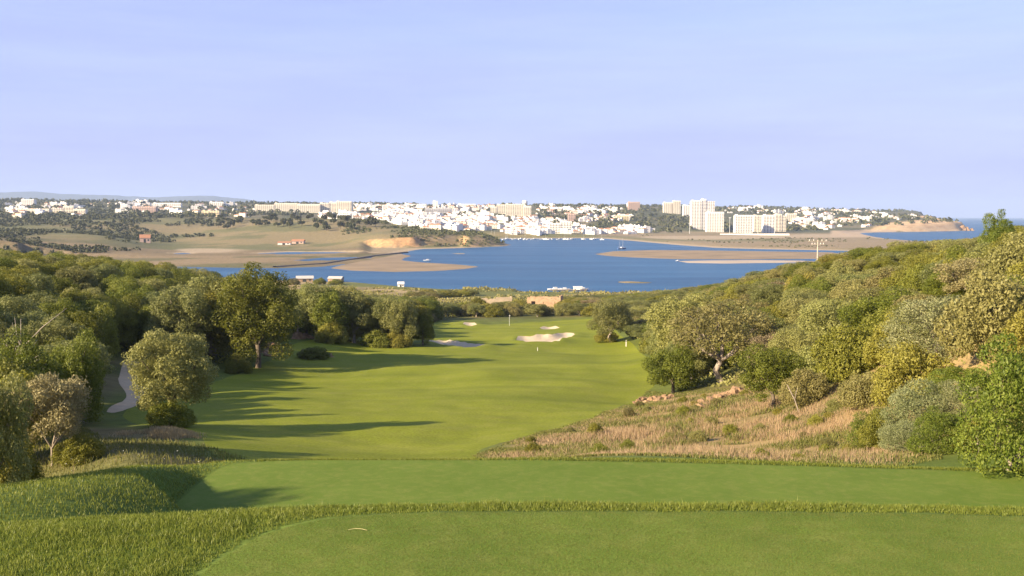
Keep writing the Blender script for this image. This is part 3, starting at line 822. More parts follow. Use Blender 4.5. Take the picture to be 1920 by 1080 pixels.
# --- hero trees along the cart path and the fairway
hero('oliveA', 322, 797, 612, 150, 'rounded olive tree alone on the grass between cart path and fairway', rz=0.6)
hero('bigoak', 484, 690, 488, 168, 'tallest dense tree on the fairway edge, casting the longest shadow', rz=2.0)
hero('oliveC', 395, 690, 512, 165, 'broad grey-green olive crown pressed against the tallest fairway tree', rz=1.0, D=128)
hero('oliveB', 335, None, 540, 130, 'grey-green olive tree behind the rounded olive by the cart path', D=120)
hero('oakB', 128, None, 622, 122, 'dense green tree on the outer side of the cart path bend', D=62, rz=.4)
hero('oliveC', 95, None, 590, 125, 'grey-green olive tree behind the dense tree at the path bend', D=74, rz=4.)
hero('sparse0', 92, None, 696, 150, 'brownish half-bare small tree above the grass bank of the tee', D=37, rz=1.2)
hero('oliveB', -25, None, 700, 140, 'olive bush with leaves to the ground beside the tee bank', D=30, rz=3.)
hero('oakA', 30, None, 655, 110, 'dark green tree behind the half-bare brownish tree', D=55)
hero('oakB', 60, None, 716, 110, 'leafy green bush-like tree right behind the half-bare brownish tree', D=44, rz=2.2)
hero('shrub0', 20, None, 790, 110, 'low green shrub under the half-bare brownish tree', D=32, cat='shrub')
hero('shrub1', 150, None, 800, 95, 'low green shrub between half-bare tree and tall straw grass', D=37, cat='shrub')
hero('oliveC', 0, None, 600, 130, 'grey-green olive tree in front of the dark wood by the dead trunks', D=68, rz=5.)
hero('shrub0', 322, 800, 748, 90, 'dark low shrub at the foot of the rounded olive tree', cat='shrub', rz=2.)
hero('shrub1', 445, 700, 655, 52, 'small bright green bush at the foot of the tallest fairway tree', cat='shrub')
hero('shrub0', 590, 672, 648, 62, 'low dry-looking bush among the rocks on the fairway edge', cat='shrub')
for i, (px, b, t, w, ky) in enumerate(((592, 636, 528, 84, 'oliveC'), (640, 636, 534, 95, 'oliveB'), (690, 642, 548, 90, 'oakB'), (730, 646, 556, 80, 'oliveC'), (770, 646, 566, 78, 'oakA'))):
    hero(ky, px, b, t, w, ['grey-green tree with pale forked trunk where the fairway trees begin again', 'spreading olive tree second in the row running to the shaded bunker',
         'dark dense tree in the middle of the row before the shaded bunker', 'olive tree next to the last in the row before the shaded bunker', 'dark tree at the end of the row, shading the bunker'][i], rz=i * 1.3)
for i, (px, b, t, w, ky) in enumerate(((560, 634, 546, 74, 'oliveB'), (617, 640, 540, 84, 'oakA'), (664, 643, 545, 84, 'oliveC'), (750, 649, 560, 74, 'oliveB'), (793, 648, 575, 52, 'oakB'), (622, 644, 600, 60, 'shrub0'), (705, 650, 612, 60, 'shrub1'), (746, 651, 616, 52, 'shrub0'))):
    hero(ky, px, b, t, w, ['olive tree filling the gap between the tallest tree and the row', 'dark tree between the first two olives of the row', 'olive tree between the spreading olive and the dark dense tree', 'bushy olive just before the end of the row',
         'small dense tree closing the row above the shaded bunker', 'low shrub under the first trees of the row', 'low shrub under the dark dense tree of the row', 'low shrub under the last olive trees of the row'][i], 'shrub' if ky[0] == 's' else 'tree', rz=i * 1.7 + .4)
hero('bigoak', 440, None, 504, 140, 'second tall dense tree added beside the tallest fairway tree to thicken its shadow', D=127, rz=4.4)  # extra crown added to thicken the big tree shadow on the fairway
# --- heroes on the rocky hillside
hero('gnarled', 1352, 716, 562, 215, 'gnarled olive tree with forked bare trunk above the dry grass', rz=2.4)
hero('oakB', 1262, 738, 640, 108, 'dense dark round tree beside the sandstone rocks on the fairway edge', rz=.5)
hero('oliveB', 1145, 642, 562, 84, 'greyish brown tree standing alone where the hillside meets the fairway', rz=.9)
hero('shrub0', 1136, 641, 617, 48, 'low green bush on the mown grass in front of the lone greyish tree', cat='shrub')
hero('oakA', 1450, None, 645, 125, 'green small tree with a leaning pale stem above the dry grass', D=62, rz=3.3)
hero('shrub2', 1510, None, 690, 90, 'green bush next to the leaning-stem tree on the dry slope', D=58, cat='shrub')
hero('shrub3', 1620, None, 688, 95, 'rounded green bush above the dry grass slope', D=50, cat='shrub')
hero('oliveC', 1290, None, 548, 150, 'olive tree rising behind the dense dark round tree', D=112)
hero('oliveB', 1560, None, 560, 150, 'tall olive-brown tree crown in the middle of the hillside', D=82)
hero('oakB', 1660, None, 540, 170, 'dense green tree rising behind the silver-leaved bush', D=72)

# near shrubs with leaves that can be told apart
for i in range(2):
    rs_ = np.random.RandomState(60 + i)
    proto('silver%d' % i, 'wild_olive', 'leaf_silver', 'palebark', 60 + i, 4.2, 2.4, .3, 12, 22000, .14, .04, .09, .5, blobs=low_blobs(rs_, 2.4, 4.4, 17), sprig=2.2, spread=.9, twigs=24, crown='foliage', stem='stems')
    proto('bright%d' % i, 'broadleaf_shrub', 'leaf_bright', 'palebark', 64 + i, 4.2, 2.1, .2, 12, 24000, .115, .05, .09, .5, blobs=low_blobs(rs_, 2.1, 4.4, 18), sprig=1.8, spread=.9, twigs=24, crown='foliage', stem='stems')
hero('silver0', 1770, None, 556, 215, 'silver-leaved wild olive bush on the hillside', D=50, cat='shrub', rz=.7)
HERO[-1] = (HERO[-1][0], HERO[-1][1], HERO[-1][2] * 1.35)
hero('bright0', 1890, 884, 632, 190, 'big bright green bush at the edge of the tee', cat='shrub', rz=.4)
hero('silver1', 1720, None, 715, 130, 'low pale olive bush between the dry grass and the big bright bush', D=36, cat='shrub', rz=2.)
hero('bright1', 1925, None, 520, 150, 'tall light green bush behind the big bright bush by the tee', D=44, cat='shrub')
hero('bright1', 1800, None, 690, 120, 'green bush filling the gap between silver and bright bushes', D=40, cat='shrub', rz=4.)
hero('silver1', 2010, None, 600, 150, 'pale bush half out of view beyond the big bright bush', D=34, cat='shrub', rz=1.)
hero('bright1', 1872, None, 394, 66, 'upright bushy shrub standing highest on the hill crest', D=78, cat='shrub', rz=1.)
hero('bright0', 1640, None, 770, 90, 'low leafy bush at the lower end of the dry slope shrubs', D=40, cat='shrub', rz=5.)

for i, (px, D, t, w, ky) in enumerate(((1655, 37, 765, 95, 'shrub0'), (1695, 33.5, 790, 90, 'silver1'), (1760, 31.5, 765, 105, 'bright1'), (1800, 35.5, 720, 120, 'silver0'), (1835, 31, 770, 100, 'shrub1'), (1865, 48, 600, 150, 'bright0'), (1930, 60, 500, 150, 'shrub0'), (1700, 58, 640, 120, 'shrub1'), (1590, 64, 640, 110, 'shrub2'))):
    hero(ky, px, None, t, w, ['olive-green bush at the foot of the dry slope shrubs', 'pale bush low by the tee edge', 'bright leafy bush at the tee edge before the dry grass ends', 'pale leafy bush behind the bush at the tee edge',
         'dense low shrub pressed against the big bright bush', 'light green bush rising above the big bright bush', 'rounded shrub above the light green bushes on the hill', 'rounded shrub at the foot of the silver-leaved bush', 'brownish shrub above the leaning bare stem'][i], cat='shrub', D=D, rz=i * 1.1)
for i, (px, b, t, w) in enumerate(((972, 582, 560, 40), (1062, 582, 557, 46), (930, 580, 566, 34), (1020, 583, 571, 26), (896, 578, 556, 34))):
    hero('shrub%d' % (i % 4), px, b, t, w, ['bush between the two stone ruins', 'bush at the open end of the orange masonry ruin', 'low bush before the pale plastered ruin', 'low bush at the doorway of the orange masonry ruin', 'bush at the far end of the pale plastered ruin'][i], cat='shrub')
for i, (px, b, t, w) in enumerate(((600, 533, 520, 26), (630, 533, 521, 30), (550, 534, 521, 26))):
    hero('shrub%d' % (i % 4), px, b, t, w, ['bush between the two shore huts', 'bush hiding part of the pale-roofed shore hut', 'bush beside the wide grey-roofed shore hut'][i], cat='shrub')

# trees on the bank beside the photographer whose shadow crosses the tee
for x, y, h, w in ((-33.0, -1.8, 11.0, 6.4), (-32.4, 2.0, 11.0, 6.4), (-31.6, 5.8, 11.0, 6.4), (-30.8, 9.4, 11.0, 6.0)):
    plant('tall', x, y, h, w, None, 'tall evergreen tree on the bank beside the tees, shading the grass', 'tree', 'trees beside the tees', z=30.0)

# --- woods and scrub: scattered by spacing, kept where they can be seen
def los(x, y, ztop):
    t = np.linspace(0.08, 0.97, 60)
    return not np.any(hz(x * t, y * t) > EYE + (ztop - EYE) * t + 0.3)
def region(pts): return [((px - 960) / F_PX, math.log(D)) for px, D in pts]
SD7 = SD[7]; SD6 = SD[6]
PLACED = [(x, y, r) for x, y, r in HERO]
def scatter(poly, tries, spacing, pick, seed, fair=0.03, maxn=999):
    rs = np.random.RandomState(seed)
    P = np.array(poly); Ymin, Ymax = math.exp(P[:, 1].min()), math.exp(P[:, 1].max())
    ys = np.sqrt(rs.rand(tries) * (Ymax ** 2 - Ymin ** 2) + Ymin ** 2); us = P[:, 0].min() + rs.rand(tries) * (P[:, 0].max() - P[:, 0].min())
    ok = sdf_poly(us, np.log(ys), poly) > 0
    ok &= bil(SD7, us * ys, ys) < -fair
    ok &= bil(SD6, us * ys, ys) < -0.02
    ok &= (bil(SD[1], us * ys, ys) < -0.02)
    cnt = 0
    for u, y in zip(us[ok], ys[ok]):
        x = u * y; sp = spacing(x, y)
        if any((x - a) ** 2 + (y - b) ** 2 < (sp * .5 + r * .8) ** 2 for a, b, r in PLACED): continue
        if not pick(rs, x, y, sp): continue
        PLACED.append((x, y, sp * .55)); cnt += 1
        if cnt >= maxn: break
    print('scatter', seed, cnt)

HILL = region([(1165, 175), (1205, 160), (1240, 112), (1300, 96), (1420, 80), (1530, 70), (1600, 58), (1650, 48), (1700, 40), (1755, 33.5), (1800, 30), (2000, 29), (2150, 40), (2150, 130), (1960, 230), (1700, 270), (1500, 300), (1250, 340), (1150, 340), (1090, 320), (1105, 270), (1150, 215)])
def pick_hill(rs, x, y, sp):
    z = float(hz(x, y)); q = rs.rand()
    w = sp * (1.15 + .35 * rs.rand())
    n = fbm(np.array([x / 18.]), np.array([y / 18.]), 3)[0]
    if y < 62: q *= .45
    if q < .45: ky, h, lab, cat, g = 'shrub%d' % rs.randint(4), w * (.62 + .3 * rs.rand()), 'rounded evergreen shrub in the thicket covering the rocky hillside', 'shrub', 'shrubs covering the rocky hillside'
    elif q < .82: ky, h, lab, cat, g = 'olive' + 'BC'[rs.randint(2)], w * (.85 + .35 * rs.rand()), 'grey-green olive tree in the thicket covering the rocky hillside', 'tree', 'olive trees on the rocky hillside'
    elif q < .94: ky, h, lab, cat, g = 'oak' + 'AB'[rs.randint(2)], w * (.8 + .3 * rs.rand()), 'dark green oak in the thicket covering the rocky hillside', 'tree', 'oaks on the rocky hillside'
    else: ky, h, lab, cat, g = 'sparse%d' % rs.randint(2), w * (.8 + .3 * rs.rand()), 'brownish half-bare tree in the thicket on the rocky hillside', 'tree', 'half-bare trees on the rocky hillside'
    px = x / y * F_PX + 960
    h = min(h, 4.6) if (px < 1600 and y < 140) else (min(h, 3.3) if y > 60 else min(h, 4.2))
    zone = 'among the silver and bright bushes near the tee' if y < 55 else ('just above the dry grass slope' if y < 100 and px < 1700 else ('high on the hill, toward its crest' if px > 1640 else ('halfway along the rocky hillside' if y < 175 else 'where the rocky hillside runs down to the shore')))
    lab = ('wide ' if w > sp * 1.33 else 'small ') + lab.split(' in the thicket')[0] + ' ' + zone
    if not los(x, y, z + h): return False
    plant(ky, x, y, h, w, None, lab, cat, g); return True
scatter(HILL, 9000, lambda x, y: 2.5 + y * .0155, pick_hill, 101, fair=.012)

WOOD = region([(-260, 36), (0, 34), (90, 40), (105, 52), (120, 66), (145, 80), (185, 119), (300, 122), (420, 122), (480, 132), (545, 172), (640, 178), (800, 184), (815, 240), (790, 300), (560, 330), (300, 330), (-300, 330)])
def pick_wood(rs, x, y, sp):
    z = float(hz(x, y)); q = rs.rand(); w = sp * (1.2 + .3 * rs.rand())
    px = x / y * F_PX + 960
    if q < .62: ky, h, lab, cat, g = 'oak' + 'ABC'[rs.randint(3)], w * (.85 + .3 * rs.rand()), 'dense evergreen oak in the wood beyond the cart path', 'tree', 'oaks in the wood beyond the cart path'
    elif q < .86: ky, h, lab, cat, g = 'olive' + 'BC'[rs.randint(2)], w * (.85 + .3 * rs.rand()), 'grey-green olive tree in the wood beyond the cart path', 'tree', 'olive trees in the wood beyond the cart path'
    else: ky, h, lab, cat, g = 'shrub%d' % rs.randint(4), w * .7, 'low shrub in the wood beyond the cart path', 'shrub', 'shrubs in the wood beyond the cart path'
    h = min(h, 6.4)
    if px < -60 and (px < -330 or y > 110): return False
    zone = 'close beside the cart path' if y < 92 else ('in the wood edge along the fairway' if px > 420 and y < 215 else ('in the middle of the wood' if y < 150 else ('where the crest of the wood is highest' if px < 150 else ('where the crest of the wood drops toward the water' if px < 330 else ('behind the tallest fairway tree' if px < 560 else 'behind the row of trees before the shaded bunker')))))
    lab = ('broad ' if w > sp * 1.35 else 'slim ') + lab.split(' in the wood')[0] + ' ' + zone
    if px > -60 and not los(x, y, z + h): return False
    plant(ky, x, y, h, w, None, lab, cat, g); return True
scatter(WOOD, 6000, lambda x, y: 3.6 + y * .010, pick_wood, 102, fair=.03)

FLAT = region([(540, 190), (800, 250), (850, 272), (1100, 268), (1130, 320), (1330, 330), (1330, 452), (1000, 452), (700, 470), (500, 500), (380, 500), (300, 330), (540, 320)])
def pick_flat(rs, x, y, sp):
    z = float(hz(x, y)); px = x / y * F_PX + 960
    if y > 300 and fbm(np.array([x / 30.]), np.array([y / 45.]), 3)[0] < .49 + .22 * (y - 300) / 160: return False
    if 295 < y < 400 and 880 < px < 1065: return False
    w = sp * (1.1 + .5 * rs.rand()); q = rs.rand()
    if q < .6: ky, h, lab, cat, g = 'shrub%d' % rs.randint(4), w * (.5 + .25 * rs.rand()), 'bush scattered over the scrubland between green and shore', 'shrub', 'bushes on the scrubland by the shore'
    else: ky, h, lab, cat, g = 'oliveC', w * (.7 + .2 * rs.rand()), 'olive tree scattered over the scrubland between green and shore', 'tree', 'olive trees on the scrubland by the shore'
    h = min(h, 3.8) if y < 305 else min(h, 2.4)
    zone = 'in the row right behind the putting green' if y < 300 else ('near the old stone ruins' if y < 380 else 'near the water on the open scrubland')
    lab = lab.split(' scattered')[0] + ' ' + zone
    if not los(x, y, z + h): return False
    plant(ky, x, y, h, w, None, lab, cat, g); return True
scatter(FLAT, 2600, lambda x, y: 4.6 + (y - 270) * .006, pick_flat, 103, fair=.012, maxn=230)

# dead snags in the wood
def snag(px, base, top, D, seed, label):
    rs = np.random.RandomState(seed); x, y = (px - 960) / F_PX * D, D; z = float(hz(x, y))
    h = EYE + ray(px, top)[1] * y - z
    mb = MB(); p = [np.array([0, 0, -.2])]
    for i in range(5): p.append(p[-1] + np.array([rs.normal() * .18, rs.normal() * .1, (h + .2) / 5]))
    r = [.06, .055, .048, .038, .026, .01]; mb.tube(p, r, 6)
    br = MB()
    for i in range(7):
        k = rs.randint(2, 5); s = p[k]; d = np.array([rs.normal(), rs.normal() * .5, .7 + rs.rand()]); l = (.5 + rs.rand()) * h * .22
        br.tube([s, s + d * l * .5 + rs.normal(size=3) * .1, s + d * l], [.035, .022, .008], 4)
    e = empty('dead_tree', (x, y, z)); mb.build('trunk', M['deadwood'], e, True); br.build('branches', M['deadwood'], e, True)
    tag(e, label, 'dead tree')
snag(18, None, 596, 52, 1, 'bleached dead trunk standing upright in front of the dark wood')
snag(56, None, 614, 54, 2, 'bleached dead trunk with branching top near the upright snag')

# leaning pale stem above the dry slope
x, y = ground_at(1500, 772); z = float(hz(x, y))
e = empty('bare_sapling', (x, y, z)); mb = MB(); mb.tube([(0, 0, -.2), (-.3, .1, .7), (-.75, .2, 1.6)], [.04, .035, .02], 6); mb.build('trunk', M['palebark'], e, True)
mb = MB(); mb.tube([(-.3, .1, .7), (-.2, .2, 1.1), (-.12, .2, 1.4)], [.025, .018, .008], 5); mb.build('branch', M['palebark'], e, True)
tag(e, 'pale leaning bare stem sticking out of the dry grass slope', 'sapling')

def pick_dry(rs, x, y, sp):
    z = float(hz(x, y)); w = sp * (.7 + .6 * rs.rand()); px = x / y * F_PX + 960
    zone = 'close to the tee edge' if y < 36 else ('in the upper part under the shrubs' if y > 62 else 'halfway up')
    plant('shrub%d' % rs.randint(4), x, y, w * (.55 + .2 * rs.rand()), w, None, 'tiny bush dotted in the dry grass slope, ' + zone, 'shrub', 'tiny bushes in the dry grass'); return True
scatter(region([(905, 47), (1100, 68), (1185, 82), (1300, 84), (1420, 76), (1530, 68), (1620, 54), (1690, 44), (1760, 36), (1740, 29.5), (1500, 29.5), (1300, 31), (1100, 35), (960, 40)]), 700, lambda x, y: .45 + .007 * y, pick_dry, 104, fair=.01, maxn=60)
# ------------------------------------------------------------------ grass, weeds, rocks
M['blade'] = leaf_mat('grass blades', (0.105, 0.150, 0.017), (0.260, 0.288, 0.052), trans=0.42, var=0.0, rough=0.45)
M['teeblade'] = leaf_mat('mown blades', (0.118, 0.152, 0.027), (0.200, 0.228, 0.048), trans=0.45, var=0.0)
M['dryblade'] = leaf_mat('dry grass', (0.30, 0.218, 0.112), (0.49, 0.385, 0.232), trans=0.35, var=0.0, rough=0.7, spec=0.1)
M['weed'] = leaf_mat('weeds', (0.09, 0.12, 0.025), (0.24, 0.23, 0.06), trans=0.35, var=0.0)
M['bloom'] = simple_mat('white bloom', (0.80, 0.78, 0.68), 0.7, 0.1, 10)

def blades(name, X, Y, h, w, mat, rs, lean=0.35, tint=None, z=None, sink=0.004, label=None, cat='grass', tri=False):
    n = len(X)
    Zg = hz(X, Y) if z is None else z
    a = rs.rand(n) * 2 * np.pi; la = rs.rand(n) * 2 * np.pi
    l = lean * rs.rand(n) * h
    bx, by = np.cos(a) * w * .5, np.sin(a) * w * .5
    tx, ty = np.cos(la) * l, np.sin(la) * l
    P = np.zeros((n, 5, 3))
    P[:, 0] = np.stack([X - bx, Y - by, Zg - sink], 1); P[:, 1] = np.stack([X + bx, Y + by, Zg - sink], 1)
    P[:, 2] = np.stack([X + bx * .8 + tx * .35, Y + by * .8 + ty * .35, Zg + h * .55], 1)
    P[:, 3] = np.stack([X - bx * .8 + tx * .35, Y - by * .8 + ty * .35, Zg + h * .55], 1)
    P[:, 4] = np.stack([X + tx, Y + ty, Zg + h], 1)
    if tint is None: tint = np.clip(.45 + .28 * rs.normal(size=n), 0, 1)
    if tri:
        me = np_mesh(name, P[:, [0, 1, 4]].reshape(-1, 3), np.arange(n * 3), np.full(n, 3), [mat]); fattr(me, 'tint', np.repeat(tint, 3))
        return tag(link(name, me), label, cat, kind='stuff')
    base = np.arange(n)[:, None] * 5
    loops = np.concatenate([base + np.array([0, 1, 2, 3]), base + np.array([3, 2, 4])], 1).ravel()
    me = np_mesh(name, P.reshape(-1, 3), loops, np.tile([4, 3], n), [mat])
    if tint is None: tint = np.clip(.45 + .28 * rs.normal(size=n), 0, 1)
    fattr(me, 'tint', np.repeat(tint, 5))
    return tag(link(name, me), label, cat, kind='stuff')

def rand_uy(rs, n, u0, u1, y0, y1):
    Y = np.sqrt(rs.rand(n) * (y1 ** 2 - y0 ** 2) + y0 ** 2); u = u0 + rs.rand(n) * (u1 - u0)
    return u * Y, Y
rs = np.random.RandomState(201)
X, Y = rand_uy(rs, 270000, -.60, .60, 5.2, 10.0)
cr = np.interp(X / Y, GU, crest)
ok = (bil(SD[0], X, Y) < -.004 + .016 * (fbm(X * 9, Y * 9, 2) - .5)) & (Y < cr + .9)
X, Y = X[ok], Y[ok]; n = len(X)
cl = fbm(X * 6, Y * 6, 3); edge = sstep(0, .03, -bil(SD[0], X, Y))
hgt = (.016 + .026 * edge * (0.5 + cl)) * (.55 + .7 * rs.rand(n) + .5 * (rs.rand(n) < .03)) * (.55 + .9 * fbm(X * 1.7, Y * 1.7, 3))
blades('rough_grass', X, Y, hgt, .0042 + .003 * rs.rand(n), M['blade'], rs, .8, np.clip(.25 + .5 * cl * 1.0 + .22 * rs.normal(size=n), 0, 1), label='longer unmown grass curving round the front tee')
print('rough blades', n)
X, Y = rand_uy(rs, 260000, -.64, .62, 6.2, 8.9)
ok = bil(SD[0], X, Y) > 0.0005; X, Y = X[ok][:150000], Y[ok][:150000]; n = len(X)
blades('mown_grass', X, Y, .005 + .005 * rs.rand(n), .0035 + .0025 * rs.rand(n), M['teeblade'], rs, 1.2, np.clip(.15 + .6 * fbm(X * 2.2, Y * 2.2, 4) + .2 * rs.normal(size=n), 0, 1), label='closely mown turf of the front tee', tri=True)
# bank of the second tee
X, Y = rand_uy(rs, 170000, -.66, -.19, 13, 31)
ok = (bil(SD[1], X, Y) < -.002) & (Y > np.interp(X / Y, GU, crest) + 1.0); X, Y = X[ok][:55000], Y[ok][:55000]
X2, Y2 = rand_uy(rs, 140000, -.27, .6, 24, 31); s2 = bil(SD[1], X2, Y2); ok = (s2 < -.001) & (s2 > -.035); X2, Y2 = X2[ok][:25000], Y2[ok][:25000]
X, Y = np.concatenate([X, X2]), np.concatenate([Y, Y2]); n = len(X)
blades('bank_grass', X, Y, .035 + .05 * rs.rand(n), .010 + .006 * rs.rand(n), M['blade'], rs, .8, np.clip(.2 + .5 * fbm(X * 1.5, Y * 1.5, 3) + .2 * rs.normal(size=n), 0, 1), label='unmown grass on the bank around the second tee')

# dry grass slope
def in_reg(X, Y, reg): return sdf_poly(X / Y, np.log(Y), reg)
DRY = region([(885, 46), (960, 54), (1100, 70), (1185, 84), (1215, 98), (1300, 90), (1420, 82), (1530, 74), (1620, 58), (1690, 46), (1770, 36), (1780, 30), (1700, 28.6), (1500, 28.6), (1300, 29.5), (1100, 33), (960, 38)])
X, Y = rand_uy(rs, 700000, -.06, .5, 28, 100)
sdv = in_reg(X, Y, DRY)
dn = fbm(X / 2.2, Y / 2.2, 4); den = sstep(.22, .52, dn) * (45 / Y) ** 1.3
den = np.where(Y < 45, sstep(.22, .52, dn), den)
ok = (sdv > 0) & (rs.rand(len(X)) < den) & (bil(SD[1], X, Y) < -.008); X, Y, sdv, dn = X[ok][:130000], Y[ok][:130000], sdv[ok][:130000], dn[ok][:130000]; n = len(X)
tall = sstep(0, .12, sdv)
gm = fbm(X / 3.5 + 40, Y / 3.5, 3)
dsel = gm + .12 * rs.normal(size=n) < .50
dsel &= sdv > .035 * rs.rand(n)
hgt = (.12 + .36 * tall * rs.rand(n) ** 1.5) * (.5 + dn)
blades('dry_grass', X[dsel], Y[dsel], hgt[dsel], (.008 + .0002 * Y[dsel]), M['dryblade'], rs, .55, None, label='straw-coloured dry grass covering the slope below the hillside shrubs')
g = ~dsel
blades('green_weeds', X[g], Y[g], hgt[g] * .75, (.016 + .0004 * Y[g]), M['weed'], rs, .8, None, label='green weeds in patches through the dry grass slope', cat='weeds')
# dry tuft and dark weeds by the cart path
TUFT = region([(185, 47), (270, 46), (340, 45.5), (388, 46), (385, 52), (330, 55), (250, 54), (190, 52)])
X, Y = rand_uy(rs, 60000, -.45, -.3, 44, 56); st = in_reg(X, Y, TUFT); tn = fbm(X / 1.6, Y / 1.6, 3); ok = (st > 0) & (rs.rand(len(X)) < sstep(0, .05, st) * sstep(.3, .6, tn)); X, Y, st, tn = X[ok][:9000], Y[ok][:9000], st[ok][:9000], tn[ok][:9000]; n = len(X)
blades('dry_grass', X, Y, (.12 + .75 * sstep(0, .07, st) * tn) * (.5 + .7 * rs.rand(n)), .020 + .012 * rs.rand(n), M['dryblade'], rs, .4, None, label='patch of tall straw-coloured grass between tee bank and olive tree')
VERGE = region([(-150, 27), (100, 30.5), (250, 33), (400, 36), (480, 40), (385, 45), (180, 47), (150, 58), (-150, 55)])
X, Y = rand_uy(rs, 90000, -.65, -.25, 26, 60); ok = in_reg(X, Y, VERGE) > 0; X, Y = X[ok][:22000], Y[ok][:22000]; n = len(X)
blades('verge_weeds', X, Y, .05 + .20 * rs.rand(n) ** 2, .02 + .012 * rs.rand(n), M['weed'], rs, .8, None, label='rough weeds in the hollow behind the tee bank', cat='weeds')
X, Y = rand_uy(rs, 60000, -.62, -.28, 23, 36); s2 = X / Y * F_PX + 960
ok = (hz(X, Y) < 31) & (rs.rand(len(X)) < .045) & (Y > np.interp(s2, [0, 200, 430], [23, 25.5, 29])); X, Y = X[ok][:60], Y[ok][:60]; n = len(X)
blades('flower_stalks', X, Y, .3 + .5 * rs.rand(n), .010, M['dryblade'], rs, .3, None, label='thin dry flower stalks along the top of the tee bank', cat='stalks')
mb = MB()
for i in range(50):
    k = rs.randint(n); z = float(hz(X[k], Y[k])) + .3 + .4 * rs.rand(); r = .014 + .016 * rs.rand()
    x0, y0 = X[k] + rs.normal() * .12, Y[k] + rs.normal() * .12
    for q in range(3):
        a = q * 2.1 + rs.rand(); mb.poly([(x0 + math.cos(a) * r, y0 + math.sin(a) * r, z), (x0 + math.cos(a + 1.8) * r, y0 + math.sin(a + 1.8) * r, z + r * .5), (x0, y0, z - r)])
tag(mb.build('wildflowers', M['bloom']), 'tiny white flower heads along the top of the tee bank', 'flowers', kind='stuff')

# undergrowth: leaf litter and low twiggy scrub under the shrubs
def undergrowth(name, reg, n, u0, u1, y0, y1, seed, mat, hmax, label, thr=.0):
    rs = np.random.RandomState(seed)
    X, Y = rand_uy(rs, n * 4, u0, u1, y0, y1)
    ok = (in_reg(X, Y, reg) > .0) & (bil(SD7, X, Y) < -.008) & (bil(SD6, X, Y) < -.008) & (bil(SD[1], X, Y) < -.01)
    if thr: ok &= fbm(X / 12, Y / 12, 4) > thr
    ok &= rs.rand(len(X)) < np.clip(110 / Y, .25, 1)
    X, Y = X[ok][:n], Y[ok][:n]; n = len(X)
    hn = fbm(X / 2.5, Y / 2.5, 3)
    c = np.stack([X, Y, hz(X, Y) + .03 + hmax * sstep(.3, .7, hn) * rs.rand(n) * np.clip(Y / 80, .6, 1.6)], 1)
    nr = norm(rs.normal(size=(n, 3)) + np.array([-.4, -.4, .5])); t = norm(np.cross(nr, rs.normal(size=(n, 3)))); b = np.cross(nr, t)
    s = (.05 + .0014 * Y)[:, None] * (.6 + .8 * rs.rand(n))[:, None]
    V = np.stack([c - t * s, c + b * s * .55, c + t * s, c - b * s * .55], 1).reshape(-1, 3)
    o = link(name, leaf_mesh(name, V, np.repeat(np.clip(.3 + .5 * hn * rs.rand(n) * 1.6, 0, 1), 4), mat)); tag(o, label, 'undergrowth', kind='stuff')
undergrowth('undergrowth', HILL, 75000, .1, .66, 29, 340, 301, M['leaf_heath'], .9, 'low scrub filling the gaps between the hillside shrubs')
undergrowth('undergrowth', WOOD, 50000, -.66, -.08, 34, 330, 302, M['leaf_shrub'], .8, 'low scrub on the floor of the wood beyond the cart path')
undergrowth('undergrowth', region([(450, 230), (820, 255), (860, 275), (1100, 270), (1400, 320), (1400, 455), (1000, 455), (700, 475), (400, 500), (300, 330)]), 45000, -.38, .25, 230, 500, 303, M['leaf_heath'], .6, 'low scrub patches on the flat land before the water', thr=.54)

# boulders
import bmesh
def boulder_mesh(seed):
    bm = bmesh.new(); bmesh.ops.create_icosphere(bm, subdivisions=2, radius=1.0)
    rs = np.random.RandomState(seed); ph = rs.rand(6) * 6
    for v in bm.verts:
        c = v.co; k = 1 + .30 * math.sin(c.x * 3 + ph[0]) * math.cos(c.y * 3.1 + ph[1]) + .16 * math.sin(c.z * 5 + ph[2] + c.x * 2) + .13 * rs.normal()
        v.co = (c.x * k, c.y * k * .85, max(c.z * k * .62, -.3))
    me = bpy.data.meshes.new('boulder'); bm.to_mesh(me); bm.free(); me.materials.append(M['rock']); return me
ROCKS = [boulder_mesh(s) for s in range(5)]
def rocks(spots, label, group, seed):
    rs = np.random.RandomState(seed)
    for px, py, w in spots:
        x, y = ground_at(px, py); r = w / F_PX * y * .62
        o = link('boulder', ROCKS[rs.randint(5)]); o.location = (x, y + r * .5, float(hz(x, y)) - r * .02); o.scale = (r, r, r * (.8 + .4 * rs.rand())); o.rotation_euler = (0, 0, rs.rand() * 6)
        tag(o, label, 'boulder', group)
rs = np.random.RandomState(9)
rocks([(1194 + i * 6.5, 757 - 3 * (i % 3) - i * .7, 12 + 9 * rs.rand()) for i in range(11)], 'orange sandstone boulder in the heap beside the dense dark round tree', 'boulders heaped at the fairway edge', 1)
rocks([(1312 + i * 6.6, 765 - i * 2.5 - 4 * (i % 2), 12 + 10 * rs.rand()) for i in range(12)], 'orange sandstone boulder in the line below the gnarled olive tree', 'boulders below the gnarled olive', 2)
rocks([(1532 + i * 6, 700 - (i % 3) * 4, 12 + 8 * rs.rand()) for i in range(7)], 'orange sandstone boulder among the shrubs higher up the slope', 'boulders among the shrubs', 3)
rocks([(568, 662, 12), (582, 668, 18), (596, 666, 10), (612, 668, 16), (620, 670, 9)], 'pale stone by the low bush on the fairway edge', 'stones on the fairway edge', 4)
rocks([(494, 662, 20), (505, 655, 24), (520, 660, 14), (500, 668, 14), (512, 668, 12)], 'orange stone at the foot of the tallest fairway tree', 'stones below the tallest tree', 5)
rocks([(556, 636, 22), (570, 634, 20), (582, 635, 14)], 'flat pale rock under the first tree of the row', 'flat rocks under the row of trees', 6)

